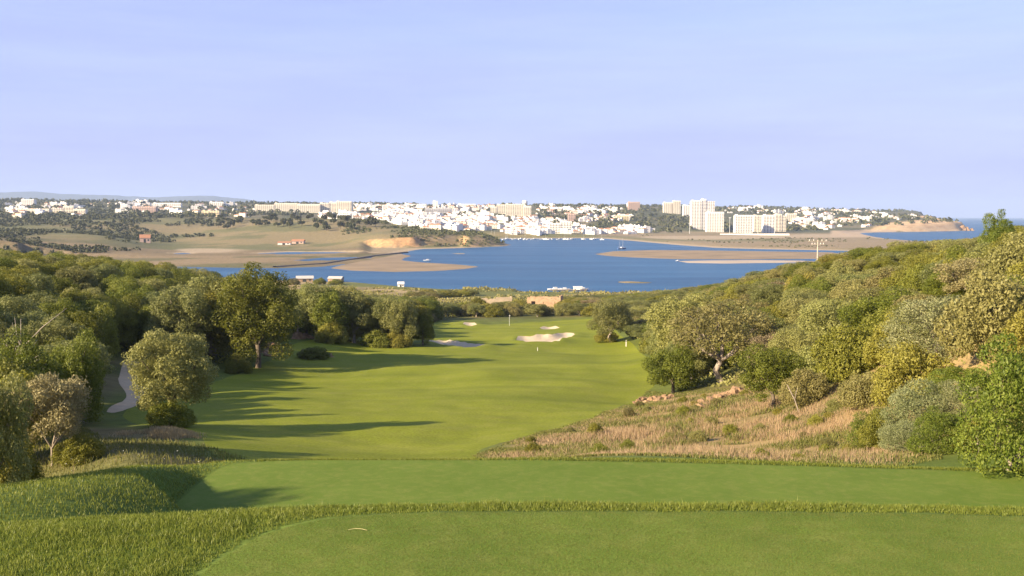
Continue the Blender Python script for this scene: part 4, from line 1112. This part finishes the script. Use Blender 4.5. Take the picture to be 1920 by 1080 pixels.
# twig on the tee, posts on the course
x0, y0 = ray(672, 996)[0] * (-2.6 / ray(672, 996)[1]), -2.6 / ray(672, 996)[1]
mb = MB(); mb.tube([(-.085, 0, .012), (-.03, .012, .020), (.03, .004, .018), (.075, -.012, .012)], [.0015, .002, .002, .001], 5)
o = mb.build('dry_twig', M['straw']); o.location = (x0, y0, float(hz(x0, y0))); tag(o, 'dry straw twig lying on the front tee', 'twig')
def post(px, base, top, D, name, label, r=.05, colour='white', cup=None):
    x, y = ground_at(px, base) if D is None else ((px - 960) / F_PX * D, D); z = float(hz(x, y)); h = EYE + ray(px, top)[1] * y - z
    e = empty(name, (x, y, z)); mb = MB(); mb.tube([(0, 0, -.2), (0, 0, h)], [r, r * .9], 8); mb.build('pole', M[colour], e, True)
    mb = MB()
    if cup == 'flag': mb.poly([(0, 0, h * .98), (.22, .05, h * .95), (.2, .05, h * .86), (0, 0, h * .84)]); mb.build('flag', M['cream'], e)
    else: mb.tube([(0, 0, h * .82), (0, 0, h * .9)], [r * 1.15, r * 1.15], 8); mb.build('band', M['dark'], e)
    tag(e, label, 'post' if cup is None else 'flagstick')
post(955, 611, 590, None, 'flagstick', 'thin pale flagstick on the putting green', .025, 'boatwhite', 'flag')
post(1174, 650, 638, None, 'distance_post', 'short white distance post with dark band beside the rough', .06)
post(1008, 658, 651, None, 'distance_post', 'small white stake standing in the middle of the fairway', .035)
# ------------------------------------------------------------------ things near the shore
def at_ground(px, py, dmin=200):
    x, y = ground_at(px, py, dmin); return x, y, float(hz(x, y))
def ragged_wall(mb, p, q, h, th, rs, openings=(), seg=.45, rag=.35, m=0):
    """thick masonry wall with a broken top; openings (from, to, sill, head) in metres along it"""
    p, q = np.array(p, float), np.array(q, float); L = np.linalg.norm(q - p); d = (q - p) / L; nrm = np.array([-d[1], d[0]])
    n = max(2, int(L / seg)); hh = h
    for i in range(n):
        a, b = L * i / n, L * (i + 1) / n; hh = np.clip(hh + rs.normal() * rag * .6, h * .55, h * 1.12)
        spans = [(-.6, hh)]
        for o0, o1, s0, s1 in openings:
            if o0 <= (a + b) / 2 <= o1: spans = ([(-.6, s0)] if s0 > 0 else []) + ([(s1, hh)] if hh > s1 else [])
        for z0, z1 in spans:
            c = [p + d * a - nrm * th / 2, p + d * b - nrm * th / 2, p + d * b + nrm * th / 2, p + d * a + nrm * th / 2]
            k = len(mb.v)
            for z in (z0, z1):
                for w in c: mb.v.append((w[0], w[1], z))
            for f in ((0, 3, 2, 1), (4, 5, 6, 7), (0, 1, 5, 4), (1, 2, 6, 5), (2, 3, 7, 6), (3, 0, 4, 7)): mb.f.append(tuple(k + t for t in f)); mb.m.append(m)
def ruin(px0, px1, base, top, mat, label, seed, openings, rz=0.0, depth=5.0, name='ruined_house'):
    rs = np.random.RandomState(seed); x, y, z = at_ground((px0 + px1) / 2, base); w = (px1 - px0) / F_PX * y; h = (base - top) / F_PX * y
    e = empty(name, (x, y, z), rz)
    for i, (a, b, op, hk) in enumerate((((-w / 2, 0), (w / 2, 0), openings, 1), ((w / 2, .3), (w / 2, depth), ((1.6, 2.5, .9, 2.0),), 1.1), ((w / 2 - .3, depth), (-w / 2, depth), (), .9), ((-w / 2, depth - .3), (-w / 2, .3), (), .8))):
        mb = MB(); ragged_wall(mb, a, b, h * hk, .5, rs, op); mb.build('wall', M[mat], e)
    mb = MB()
    for i in range(26):
        rx, ry, r = rs.uniform(-w * .6, w * .6), rs.uniform(-1.8, -.4), rs.uniform(.12, .4); mb.box(rx - r, rx + r, ry - r, ry + r, -.2, r * 1.1, 0, .6)
    mb.build('rubble', M[mat], e); tag(e, label, 'ruin')
ruin(988, 1050, 577, 558, 'masonry', 'roofless orange masonry ruin with broken walls and a doorway', 5, ((1.5, 2.6, 0, 2.1), (5.5, 6.4, .9, 2.0), (9.0, 10.2, 0, 2.2)), rz=-.25)
ruin(905, 960, 573, 559, 'plaster', 'long pale plastered ruin beside the orange masonry ruin', 6, ((7.0, 8.0, 0, 2.0),), rz=.12, depth=4.5)

def hut(px0, px1, base, top, label, wall, roof, rz=0.0, name='shore_hut', dep=1.0):
    x, y, z = at_ground((px0 + px1) / 2, base, 350); w = (px1 - px0) / F_PX * y; h = (base - top) / F_PX * y; d = w * .6 * dep
    e = empty(name, (x, y, max(z, .1)), rz)
    eave = h * .58; mb = MB(); mb.box(-w * .46, w * .46, 0, d, -.5, eave); mb.build('wall', M[wall], e)
    mb = MB()
    for s in (0, 1):
        y0, y1 = (-.3, d / 2) if s == 0 else (d / 2, d + .3); z0, z1 = (eave - .1, h) if s == 0 else (h, eave - .1)
        mb.poly([(-w / 2, y0, z0), (w / 2, y0, z0), (w / 2, y1, z1), (-w / 2, y1, z1)]); mb.poly([(-w / 2, y0, z0 + .15), (w / 2, y0, z0 + .15), (w / 2, y1, z1 + .15), (-w / 2, y1, z1 + .15)])
    for s in (-1, 1): mb.poly([(s * w * .46, 0, eave), (s * w * .46, d, eave), (s * w * .46, d / 2, h)])
    mb.build('roof', M[roof], e)
    mb = MB(); mb.box(-w * .12, w * .08, -.06, .06, 0, eave * .8); mb.build('door', M['dark'], e)
    mb = MB(); mb.box(w * .22, w * .36, -.06, .06, eave * .35, eave * .75); mb.build('window', M['dark'], e)
    tag(e, label, 'hut'); return e
hut(555, 588, 528.5, 518, 'shore hut with wide grey roof, the larger of the two by the water', 'masonry', 'flatroof', .2)
hut(613, 641, 528.5, 519.5, 'shore hut with pale roof half hidden by bushes by the water', 'masonry', 'flatroof', -.15)
hut(745, 758, 538, 529, 'tiny white hut alone on the shore', 'white', 'white', .1, dep=1.4)
hut(520, 545, 459, 453, 'small white farmhouse at the foot of the brown field', 'white', 'tile', .1, 'farmhouse')
hut(546, 570, 457, 449, 'small pink farmhouse behind the white one at the brown field', 'pink', 'tile', .0, 'farmhouse')
hut(262, 282, 455, 440, 'red-roofed farmhouse among trees by the marsh', 'pink', 'tile', .3, 'farmhouse')

# boats
def hull_mb(L, B, Dp, m=0, m2=1):
    mb = MB(); st = []
    for t in np.linspace(0, 1, 9):
        w = B / 2 * (0.72 + .28 * math.sin(min(t * 2.2, 1) * math.pi / 2)) * (1 - max(0, (t - .45) / .55) ** 2.2); w = max(w, .03); sh = Dp * (1 + .35 * t * t)
        x = (t - .5) * L; st.append([(x, -w, sh), (x, -w * .85, sh * .35), (x, -w * .2, -.25 * Dp), (x, w * .2, -.25 * Dp), (x, w * .85, sh * .35), (x, w, sh)])
    for a, b in zip(st[:-1], st[1:]):
        for i in range(5): mb.poly([a[i], b[i], b[i + 1], a[i + 1]], m)
        mb.poly([a[0], a[5], b[5], b[0]], m2)
    mb.poly(st[0], m); mb.poly(st[-1][::-1], m); return mb
def boat(px, py, L, label, masts=(), rz=0.0, cabin=True, colour='boatwhite', name='motor_boat', group=None, cat='boat'):
    u, v = ray(px, py); D = -EYE / v; x, y = u * D, D
    e = empty(name, (x, y, 0.02), rz); B = L * .3; Dp = L * .11
    hull_mb(L, B, Dp).build('hull', [M[colour], M['boatwhite']], e)
    if cabin:
        mb = MB(); mb.box(-L * .12, L * .2, -B * .3, B * .3, Dp * .9, Dp * 1.9, 0, .85); c = mb.build('cabin', M['boatwhite'], e)
        mb = MB(); mb.box(-L * .10, L * .18, -B * .31, B * .31, Dp * 1.35, Dp * 1.65, 0, .96); mb.build('window', M['dark'], c)
    for mx, mh in masts:
        mb = MB(); mb.tube([(mx * L, 0, Dp * .8), (mx * L, 0, mh)], [.11, .06], 6); mm = mb.build('mast', M['metal'], e)
        mb = MB(); mb.tube([(mx * L, 0, Dp * 2.2), (mx * L - L * .33, 0, Dp * 2.2)], [.09, .08], 6); mb.build('boom', M['metal'], mm)
        mb = MB()
        for sx in (-.45, .48): mb.tube([(mx * L, 0, mh), (sx * L, 0, Dp * 1.15)], [.03, .03], 3)
        mb.build('rigging', M['metal'], e)
    return tag(e, label, cat, group)
boat(1166, 467, 11, 'two-masted sailing boat anchored beside the long sandbank', ((.12, 12.5), (-.25, 9.5)), .5, colour='boatblue', name='sailing_boat')
boat(801, 489, 6.5, 'white motor boat lying off the curved sandbank', (), .1)
boat(1271, 489.5, 4.0, 'small white boat at the tip of the pale sand strip', (), .6)
boat(950, 450, 15, 'sailing boat with tall mast moored just off the headland tip', ((.08, 20),), .4, name='sailing_boat')
boat(921, 452, 12, 'sailing boat moored close behind the headland', ((.08, 17),), .9, name='sailing_boat')
boat(927, 451, 12, 'sailing boat with thin mast tucked between headland and village', ((.08, 15),), 1.2, name='sailing_boat')
rs = np.random.RandomState(31)
for i in range(30):
    px = 950 + i * 9 + rs.normal() * 3; py = 448.8 + rs.rand() * .8 + max(0, (px - 1120) * .06)
    if px > 1135: continue
    boat(px, py, 7 + 5 * rs.rand(), 'small moored boat in the line along the village waterfront', ((.08, 11 + 3 * rs.rand()),) if i % 4 == 0 else (), rs.rand() * 3, name='moored_boat', group='boats along the village waterfront')
# pontoon with boats on the near shore
u, v = ray(1066, 545); D = -EYE / v
e = empty('pontoon', (u * D, D, 0), .03); mb = MB(); mb.box(-9, 9, -1.2, 1.2, .3, .55); mb.build('deck', M['wood'], e)
for i in range(7):
    mb = MB(); x = -8.6 + i * 2.87; mb.tube([(x, -1.1, -1), (x, -1.1, 1.2)], [.12, .12], 6); mb.build('post', M['wood'], e)
mb = MB(); mb.box(2.5, 6.5, -.9, .9, .55, 1.9); s = mb.build('shed', M['white'], e); mb = MB(); mb.box(2.2, 6.8, -1.15, 1.15, 1.9, 2.1); mb.build('roof', M['boatwhite'], s)
tag(e, 'wooden pontoon with a white shed on the near shore', 'pontoon')
for px, L in ((1040, 7), (1058, 6), (1092, 6.5)): boat(px, 544, L, 'white boat tied to the pontoon on the near shore', (), .1, name='moored_boat', group='boats tied to the pontoon')

# stone dike across the marsh
mb = MB(); pts = []
for px, py in ((515, 502), (560, 499), (604, 496), (650, 489), (700, 481), (740, 476.5), (762, 474)):
    u, v = ray(px, py); D = -EYE / v; pts.append((u * D, D))
for (x0, y0), (x1, y1) in zip(pts[:-1], pts[1:]):
    d = np.array([x1 - x0, y1 - y0]); d /= np.linalg.norm(d); n = np.array([-d[1], d[0]])
    A, B = np.array([x0, y0]), np.array([x1, y1]); pr = [(-3.2, -.3), (-1.2, 1.25), (1.2, 1.25), (3.2, -.3)]
    for (o0, z0), (o1, z1) in zip(pr[:-1], pr[1:]): mb.poly([(*(A + n * o0), z0), (*(B + n * o0), z0), (*(B + n * o1), z1), (*(A + n * o1), z1)])
tag(mb.build('dike', M['stone']), kind='structure')

# power pole and floodlight masts
D = 195; x = (1533 - 960) / F_PX * D; z = float(hz(x, D)); h = EYE + ray(1533, 450)[1] * D - z
e = empty('power_pole', (x, D, z), .1); mb = MB(); mb.tube([(0, 0, -.5), (0, 0, h)], [.16, .11], 8); mb.build('pole', M['deadwood'], e, True)
for k, wd in ((.97, 1.9), (.88, 1.3)):
    mb = MB(); mb.box(-wd, wd, -.07, .07, h * k - .08, h * k + .08); a = mb.build('crossarm', M['deadwood'], e)
    for i in (-1, -.5, .5, 1):
        mb = MB(); mb.tube([(wd * .92 * i, 0, h * k + .08), (wd * .92 * i, 0, h * k + .34)], [.06, .05], 6); mb.build('insulator', M['white'], a)
tag(e, 'wooden power pole with crossarms above the hillside shrubs', 'power pole')
for i, (px, b, t) in enumerate(((1368, 439, 409), (1421, 439, 414), (1452, 441, 412), (1398, 440, 418), (1293, 438, 420))):
    x, y, z = at_ground(px, b, 1200); h = EYE + ray(px, t)[1] * y - z
    e = empty('floodlight_mast', (x, y, z)); mb = MB(); mb.tube([(0, 0, -.5), (0, 0, h)], [.55, .35], 6); mb.build('pole', M['metal'], e)
    mb = MB(); mb.box(-2, 2, -.3, .3, h, h + 1.6); mb.build('lamp_head', M['metal'], e)
    tag(e, 'tall floodlight mast by the sports ground below the tower blocks', 'mast', 'floodlight masts')

# ------------------------------------------------------------------ town: large blocks
def block(px0, px1, top, base, label, wall='white', depth=14, floors=None, name='apartment_block', rz=0.0, bays=None, steps=None, cat='building', D=None, balc=True):
    if D is None: x, y, z = at_ground((px0 + px1) / 2, base, 1100)
    else: y = D; x = ((px0 + px1) / 2 - 960) / F_PX * D; z = float(hz(x, y))
    w = (px1 - px0) / F_PX * y; h = EYE + ray((px0 + px1) / 2, top)[1] * y - z
    e = empty(name, (x, y, z), rz); fl = floors or max(2, int(round(h / 3.1))); fh = h / fl; bays = bays or max(2, int(w / 5))
    steps = steps or [(-.5, .5, 1.0, 0)]
    for si, (a, b, hk, off) in enumerate(steps):
        x0, x1, hs = a * w, b * w, h * hk; n = max(1, int(round(fl * hk))); y0 = off
        mb = MB(); mb.box(x0, x1, y0, y0 + depth, -3, hs); mb.build('wall', M[wall], e)
        mb = MB(); mb.box(x0 + 1, x0 + min(6, (x1 - x0) * .5), y0 + 3, y0 + 8, hs, hs + 2.4); mb.box(x0, x1, y0, y0 + .4, hs, hs + .9); mb.build('roof_parapet', M[wall], e)
        nb = max(1, int(round(bays * (b - a)))); bw = (x1 - x0) / nb
        for f in range(n):
            mb = MB()
            for i in range(nb):
                cx = x0 + bw * (i + .5); mb.box(cx - bw * .24, cx + bw * .24, y0 - .12, y0 + .1, fh * f + fh * .3, fh * f + fh * .78)
            tag(mb.build('window_row', M['shade'], e), kind='stuff')
            if balc and f > 0:
                mb = MB(); mb.box(x0 + .3, x1 - .3, y0 - 1.2, y0 - .14, fh * f - .12, fh * f + fh * .24); mb.build('balcony', M[wall], e)
    tag(e, label, cat); return e
block(1296, 1340, 374, 431, 'tallest cream tower block with stepped top above the sports ground', 'white', 18, steps=[(-.5, -.06, .95, 0), (-.06, .12, 1.0, 1.5), (.12, .5, .93, 3)])
block(1325, 1357, 398, 435, 'white slab block with many floors in front of the tallest tower', 'white', 14)
block(1378, 1411, 404, 437, 'wide white apartment block at the start of the row by the dunes', 'white', 14)
block(1413, 1430, 404.5, 435, 'narrow white apartment block squeezed inside the row by the dunes', 'cream', 14)
block(1431, 1453, 403.5, 437, 'white apartment block in the middle of the row by the dunes', 'white', 14)
block(1453, 1474, 402, 434, 'cream stepped apartment block ending the row by the dunes', 'cream', 14, steps=[(-.5, .1, 1, 0), (.1, .5, .9, 1)])
block(1474, 1494, 401, 414, 'low cream block behind the end of the dune row', 'cream', 12)
block(1243, 1259, 380, 400, 'cream twin tower with rounded top on the hill', 'cream', 12, name='tower_block', D=2700)
block(1260.5, 1275, 377, 400, 'cream twin tower, the taller one on the hill', 'cream', 12, name='tower_block', D=2700)
block(1280, 1297, 385, 402, 'white hillside block between twin towers and tallest tower', 'white', 12, D=2600)
block(1177, 1199, 379, 396, 'pinkish brown block standing alone on the ridge', 'pink', 14, name='tower_block', D=2800)
block(600, 659, 378, 399, 'large cream hotel with blocky skyline on the ridge', 'cream', 30, name='hotel', steps=[(-.5, -.2, .86, 0), (-.2, .02, .94, 1), (.02, .5, 1.0, 0)])
block(478, 600, 381.5, 398, 'very long cream hotel wing running along the ridge', 'cream', 18, name='hotel', steps=[(-.5, -.2, .82, 0), (-.2, .15, 1, 1), (.15, .5, .9, 0)])
block(920, 948, 384, 400, 'white hotel with sloping roofline on the village hilltop', 'cream', 20, name='hotel', steps=[(-.5, -.1, .75, 0), (-.1, .5, 1.0, 1)])
block(948, 996, 383, 407, 'main terraced cream hotel on the village hilltop', 'cream', 20, name='hotel', steps=[(-.5, .2, 1, 4), (.2, .5, .85, 0)])
block(797, 846, 391, 404, 'long grey building above the white village', 'greywall', 16, name='long_building', D=2250)
block(812, 821, 377.5, 390, 'slim white tower above the long grey building', 'white', 8, name='clock_tower', D=2600, balc=False, cat='tower')
block(1065, 1079, 401, 417, 'pink block among white houses above the waterfront', 'pink', 12)
block(1030, 1072, 416, 438, 'large white waterfront block at the harbour', 'white', 14, steps=[(-.5, 0, .85, 0), (0, .5, 1, 1)])
block(1156, 1179, 405, 414, 'low yellow block on the slope above the waterfront row', 'yellow', 12)
block(40, 64, 374, 386, 'white block on the ridge at the edge of town', 'white', 14)
block(248, 292, 388, 399, 'pinkish apartment block below the ridge', 'pink', 14)
block(262, 279, 375.5, 386, 'white block with stepped roof on the ridge behind the pinkish one', 'white', 12, D=3200, steps=[(-.5, .1, .8, 0), (.1, .5, 1, 0)])
block(287, 339, 381, 387.5, 'very long low white building on the ridge', 'white', 12, name='long_building')
block(378, 411, 396, 406, 'yellow block at the upper edge of the brown field', 'yellow', 12)
block(393, 419, 379, 389, 'white block on the wooded ridge', 'white', 12)
block(34, 92, 392, 402, 'long low cream resort building among trees', 'cream', 14, name='resort_building')
block(96, 160, 387, 401, 'stepped cream resort building next to the long low one', 'cream', 14, name='resort_building', steps=[(-.5, -.15, .7, 0), (-.15, .15, 1, 1), (.15, .5, .6, 0)])
block(838, 892, 383, 396, 'long white apartment range behind the village', 'white', 14, D=2700, steps=[(-.5, -.1, .8, 0), (-.1, .5, 1, 0)])
block(700, 760, 384.5, 396, 'long cream apartment range next to the big hotel', 'cream', 14, D=2800)
block(760, 800, 383, 394, 'white apartment range above the village houses', 'white', 14, D=2700)
# water tower
y = 2700; x = (984 - 960) / F_PX * y; z = float(hz(x, y)); zt = EYE + ray(984, 376)[1] * y
e = empty('water_tower', (x, y, z)); mb = MB(); mb.tube([(0, 0, -1), (0, 0, zt - z - 9)], [3, 3], 10); mb.build('shaft', M['white'], e)
mb = MB(); H_ = zt - z; mb.tube([(0, 0, H_ - 11), (0, 0, H_ - 8), (0, 0, H_ - 2), (0, 0, H_)], [3, 7.5, 7.5, 5], 14); mb.build('tank', M['white'], e); tag(e, 'round white water tower on the village hilltop', 'water tower')

# ------------------------------------------------------------------ town: houses
def house_mesh(seed, wall, tiled):
    rs = np.random.RandomState(seed); mb = MB(); x = -6.0
    for i in range(rs.randint(1, 4)):
        w, h, d = 5 + 4 * rs.rand(), 3.2 * rs.randint(1, 4), 8 + 3 * rs.rand(); y0 = rs.rand() * 2
        mb.box(x, x + w, y0, y0 + d, -2.5, h, 0)
        if tiled: mb.box(x - .3, x + w + .3, y0 - .3, y0 + d + .3, h, h + 1.7, 1, .25)
        else: mb.box(x, x + w, y0, y0 + .3, h, h + .7, 0); mb.box(x + 1, x + 3, y0 + 3, y0 + 6, h, h + 2, 0)
        for f in range(int(round(h / 3.2))):
            for q in range(int(w / 2.6)):
                cx = x + 1.4 + q * 2.6; mb.box(cx - .5, cx + .5, y0 - .08, y0 + .1, f * 3.2 + .9, f * 3.2 + 2.2, 2)
        x += w + .02
    return mb.mesh('house', [M[wall], M['tile'], M['shade']])
HM = [house_mesh(s, w, t) for s, w, t in ((1, 'white', 0), (2, 'white', 0), (3, 'white', 1), (4, 'white', 0), (5, 'white', 0), (6, 'cream', 1), (7, 'white', 1), (8, 'white', 0))]
def houses(poly, n, name, label, group, seed, gap=7.5, sc=1.0, D=None):
    rs = np.random.RandomState(seed); P = np.array(poly); made = []; t = 0
    while len(made) < n and t < n * 12:
        t += 1
        px, py = P[:, 0].min() + rs.rand() * np.ptp(P[:, 0]), P[:, 1].min() + rs.rand() * np.ptp(P[:, 1])
        if sdf_poly(np.array([px]), np.array([py]), poly)[0] < 0: continue
        x, y, z = at_ground(px, py, 1050)
        if y > 4500 or y < 1100 or any((x - a) ** 2 + ((y - b) * .5) ** 2 < gap ** 2 for a, b in made): continue
        made.append((x, y)); o = link(name, HM[rs.randint(8)]); o.location = (x, y, z); o.rotation_euler = (0, 0, rs.normal() * .35); s = sc * (.75 + .5 * rs.rand()); o.scale = (s * (1 + .4 * rs.rand()), s, s)
        tag(o, label, 'house', group)
    print('houses', name, len(made))
houses([(690, 404), (780, 398), (920, 402), (932, 425), (890, 434), (800, 431), (700, 416)], 240, 'village_house', 'white house in the dense village below the long grey building', 'houses of the dense village', 1, 6.2)
houses([(930, 408), (1020, 410), (1075, 420), (1070, 440), (945, 440)], 100, 'harbour_house', 'white house above the moored boats at the harbour', 'houses at the harbour', 2, 8)
houses([(1070, 432), (1205, 433), (1210, 440), (1070, 440)], 42, 'terrace_house', 'white terraced house in the long waterfront row', 'houses of the waterfront row', 3, 7)
houses([(590, 401), (700, 404), (700, 412), (600, 410)], 40, 'hillside_house', 'white house below the large cream hotel', 'houses below the large hotel', 4)
houses([(1000, 388), (1180, 386), (1180, 400), (1010, 404)], 60, 'ridge_house', 'white house on the wooded ridge near the pinkish brown block', 'houses on the wooded ridge', 5)
houses([(1080, 404), (1185, 406), (1185, 418), (1080, 416)], 26, 'slope_house', 'white house around the pink block above the waterfront', 'houses around the pink block', 6)
houses([(0, 380), (170, 384), (165, 406), (10, 408)], 46, 'resort_house', 'white house around the cream resort buildings', 'houses around the resort buildings', 7)
houses([(200, 380), (480, 384), (480, 408), (330, 404), (210, 400)], 62, 'suburb_house', 'white house on the wooded slope below the very long white building', 'houses on the wooded slope', 8)
houses([(640, 386), (920, 386), (920, 398), (660, 398)], 120, 'hilltop_house', 'white house between the village and the ridge line', 'houses on the hill above the village', 9)
houses([(1340, 388), (1640, 394), (1640, 404), (1350, 400)], 60, 'upper_villa', 'white villa on the far ridge behind the tower blocks', 'villas on the far ridge', 10)
houses([(1485, 402), (1620, 408), (1640, 426), (1560, 432), (1490, 428)], 48, 'coast_villa', 'white villa among trees between the dune row and the cape', 'villas before the cape', 11)
houses([(1600, 402), (1740, 405), (1720, 412), (1610, 414)], 16, 'cape_villa', 'white villa on top of the cape cliffs', 'villas on the cape', 12)
# long white wall of the sports ground
x, y, z = at_ground(1415, 441, 1200); mb = MB(); w = 130 / F_PX * y; mb.box(-w / 2, w / 2, 0, .6, -1.5, 3.0)
o = mb.build('sports_wall', M['white']); o.location = (x, y, z); tag(o, 'long white wall below the row of blocks by the dunes', 'wall')
# sea stacks off the cape
for px, w, t in ((1803, 9, 423), (1812, 6, 427), (1822, 4, 429)):
    u, v = ray(px, 432.6); D = -EYE / v; o = link('sea_stack', ROCKS[px % 5]); r = w / F_PX * D; o.location = (u * D, D, 0); o.scale = (r, r, (432.6 - t) / F_PX * D / .62)
    tag(o, 'ochre sea stack standing off the end of the cape', 'sea stack', 'sea stacks off the cape')

# ------------------------------------------------------------------ far trees
proto('pine', 'pine_tree', 'leaf_far', 'bark', 90, 9.5, 5.0, 2.6, 12, 1500, 1.0, .7, .3, 3.2)
PINES = [(395, 433), (402, 413), (480, 408), (560, 406), (700, 411), (716, 428), (640, 437), (560, 428), (480, 428)]
rs = np.random.RandomState(55); cnt = 0; got = []
while cnt < 64:
    px, py = 390 + rs.rand() * 330, 404 + rs.rand() * 34
    if sdf_poly(np.array([px]), np.array([py]), PINES)[0] < 0: continue
    x, y, z = at_ground(px, py, 1050)
    if any((x - a) ** 2 + ((y - b) * .6) ** 2 < 36 for a, b in got) and rs.rand() < .8: continue
    got.append((x, y)); cnt += 1; hgt = 7 + 5 * rs.rand()
    plant('pine', x, y, hgt, 8 + 5 * rs.rand(), None, 'dark round-headed pine on the brown field of the headland', 'tree', 'pines on the headland field', z=z)
def far_wood(name, n, test, seed, label, sz=1.0):
    rs = np.random.RandomState(seed); N = n * 40
    u = -.60 + 1.2 * rs.rand(N); l = math.log(740) + rs.rand(N) * (math.log(4200) - math.log(740)); Y = np.exp(l); X = u * Y
    Zh = hz(X, Y); px = u * F_PX + 960; py = HOR - (Zh - EYE) / Y * F_PX
    ok = test(X, Y, Zh, px, py, rs) & (Zh > .8); X, Y, Zh = X[ok][:n], Y[ok][:n], Zh[ok][:n]; n = len(X)
    rr = sz * (2.2 + 3.2 * rs.rand(n)) * np.clip(Y / 1500, .7, 1.5)
    K = 20; d = rdir(rs, n * K); d[:, 2] = np.abs(d[:, 2]) * 1.1 - .15
    c = np.repeat(np.stack([X, Y, Zh + rr * .35], 1), K, 0) + d * np.repeat(rr, K)[:, None] * (.65 + .4 * rs.rand(n * K))[:, None]
    nr = norm(d + .6 * rs.normal(size=d.shape)); t = norm(np.cross(nr, rs.normal(size=d.shape))); b = np.cross(nr, t); s = np.repeat(rr, K)[:, None] * .39
    V = np.stack([c - t * s, c + b * s * .8, c + t * s, c - b * s * .8], 1).reshape(-1, 3)
    tint = np.clip(np.repeat(rs.rand(n), K) * .7 + .3 * rs.rand(n * K), 0, 1)
    tag(link(name, leaf_mesh(name, V, np.repeat(tint, 4), M['leaf_far'])), label, 'woodland', kind='stuff'); print(name, n)
far_wood('far_woodland', 3600, lambda X, Y, Zh, px, py, rs: (Y > 1720) & (py < 437) & (Zh > 4) & ~((px > 1600) & (bil(SLOPE, X, Y) > .16)) & (fbm(X / 130, Y / 200, 4) > .43 + .12 * ((px > 700) & (px < 1000))) & ~((px > 690) & (px < 1010) & (py > 398) & (rs.rand(len(X)) < .8)), 401, 'woodland and gardens between the far houses')
far_wood('far_scrub', 2000, lambda X, Y, Zh, px, py, rs: (Y < 1800) & (px < 400) & (Zh > 2.5) & (fbm(X / 70 + 7, Y / 110, 4) > .43 + .25 * sstep(250, 330, px) * (py > 425)), 402, 'grey-green scrub and trees around the brown field', .8)
far_wood('far_scrub', 1500, lambda X, Y, Zh, px, py, rs: (Y > 1100) & (Y < 1600) & (px > 640) & (px < 945) & (Zh > 1.5) & (bil(SLOPE, X, Y) < .75) & ((px > 770) | (py < 446)) & ((px > 760) | (fbm(X / 40, Y / 60, 3) > .5)), 403, 'scrub covering the headland above its cliffs', .6)
far_wood('dune_scrub', 500, lambda X, Y, Zh, px, py, rs: (Y > 1000) & (Y < 1800) & (px > 1200) & (fbm(X / 40, Y / 70, 3) > .54), 404, 'low scrub dotted over the dunes', .35)

# ------------------------------------------------------------------ haze
mb = MB(); mb.box(-26000, 26000, -320, 28500, -6, 470)
m = bpy.data.materials.new('haze'); m.use_nodes = True; nt = m.node_tree; nt.nodes.clear()
ou = nt.nodes.new('ShaderNodeOutputMaterial'); pv = nt.nodes.new('ShaderNodeVolumePrincipled')
pv.inputs['Color'].default_value = (0.54, 0.70, 1.0, 1); pv.inputs['Density'].default_value = HAZE; pv.inputs['Anisotropy'].default_value = 0.0
nt.links.new(pv.outputs[0], ou.inputs['Volume'])
tag(mb.build('haze', m), kind='stuff', label='thin pale haze in the air over the estuary', cat='haze')
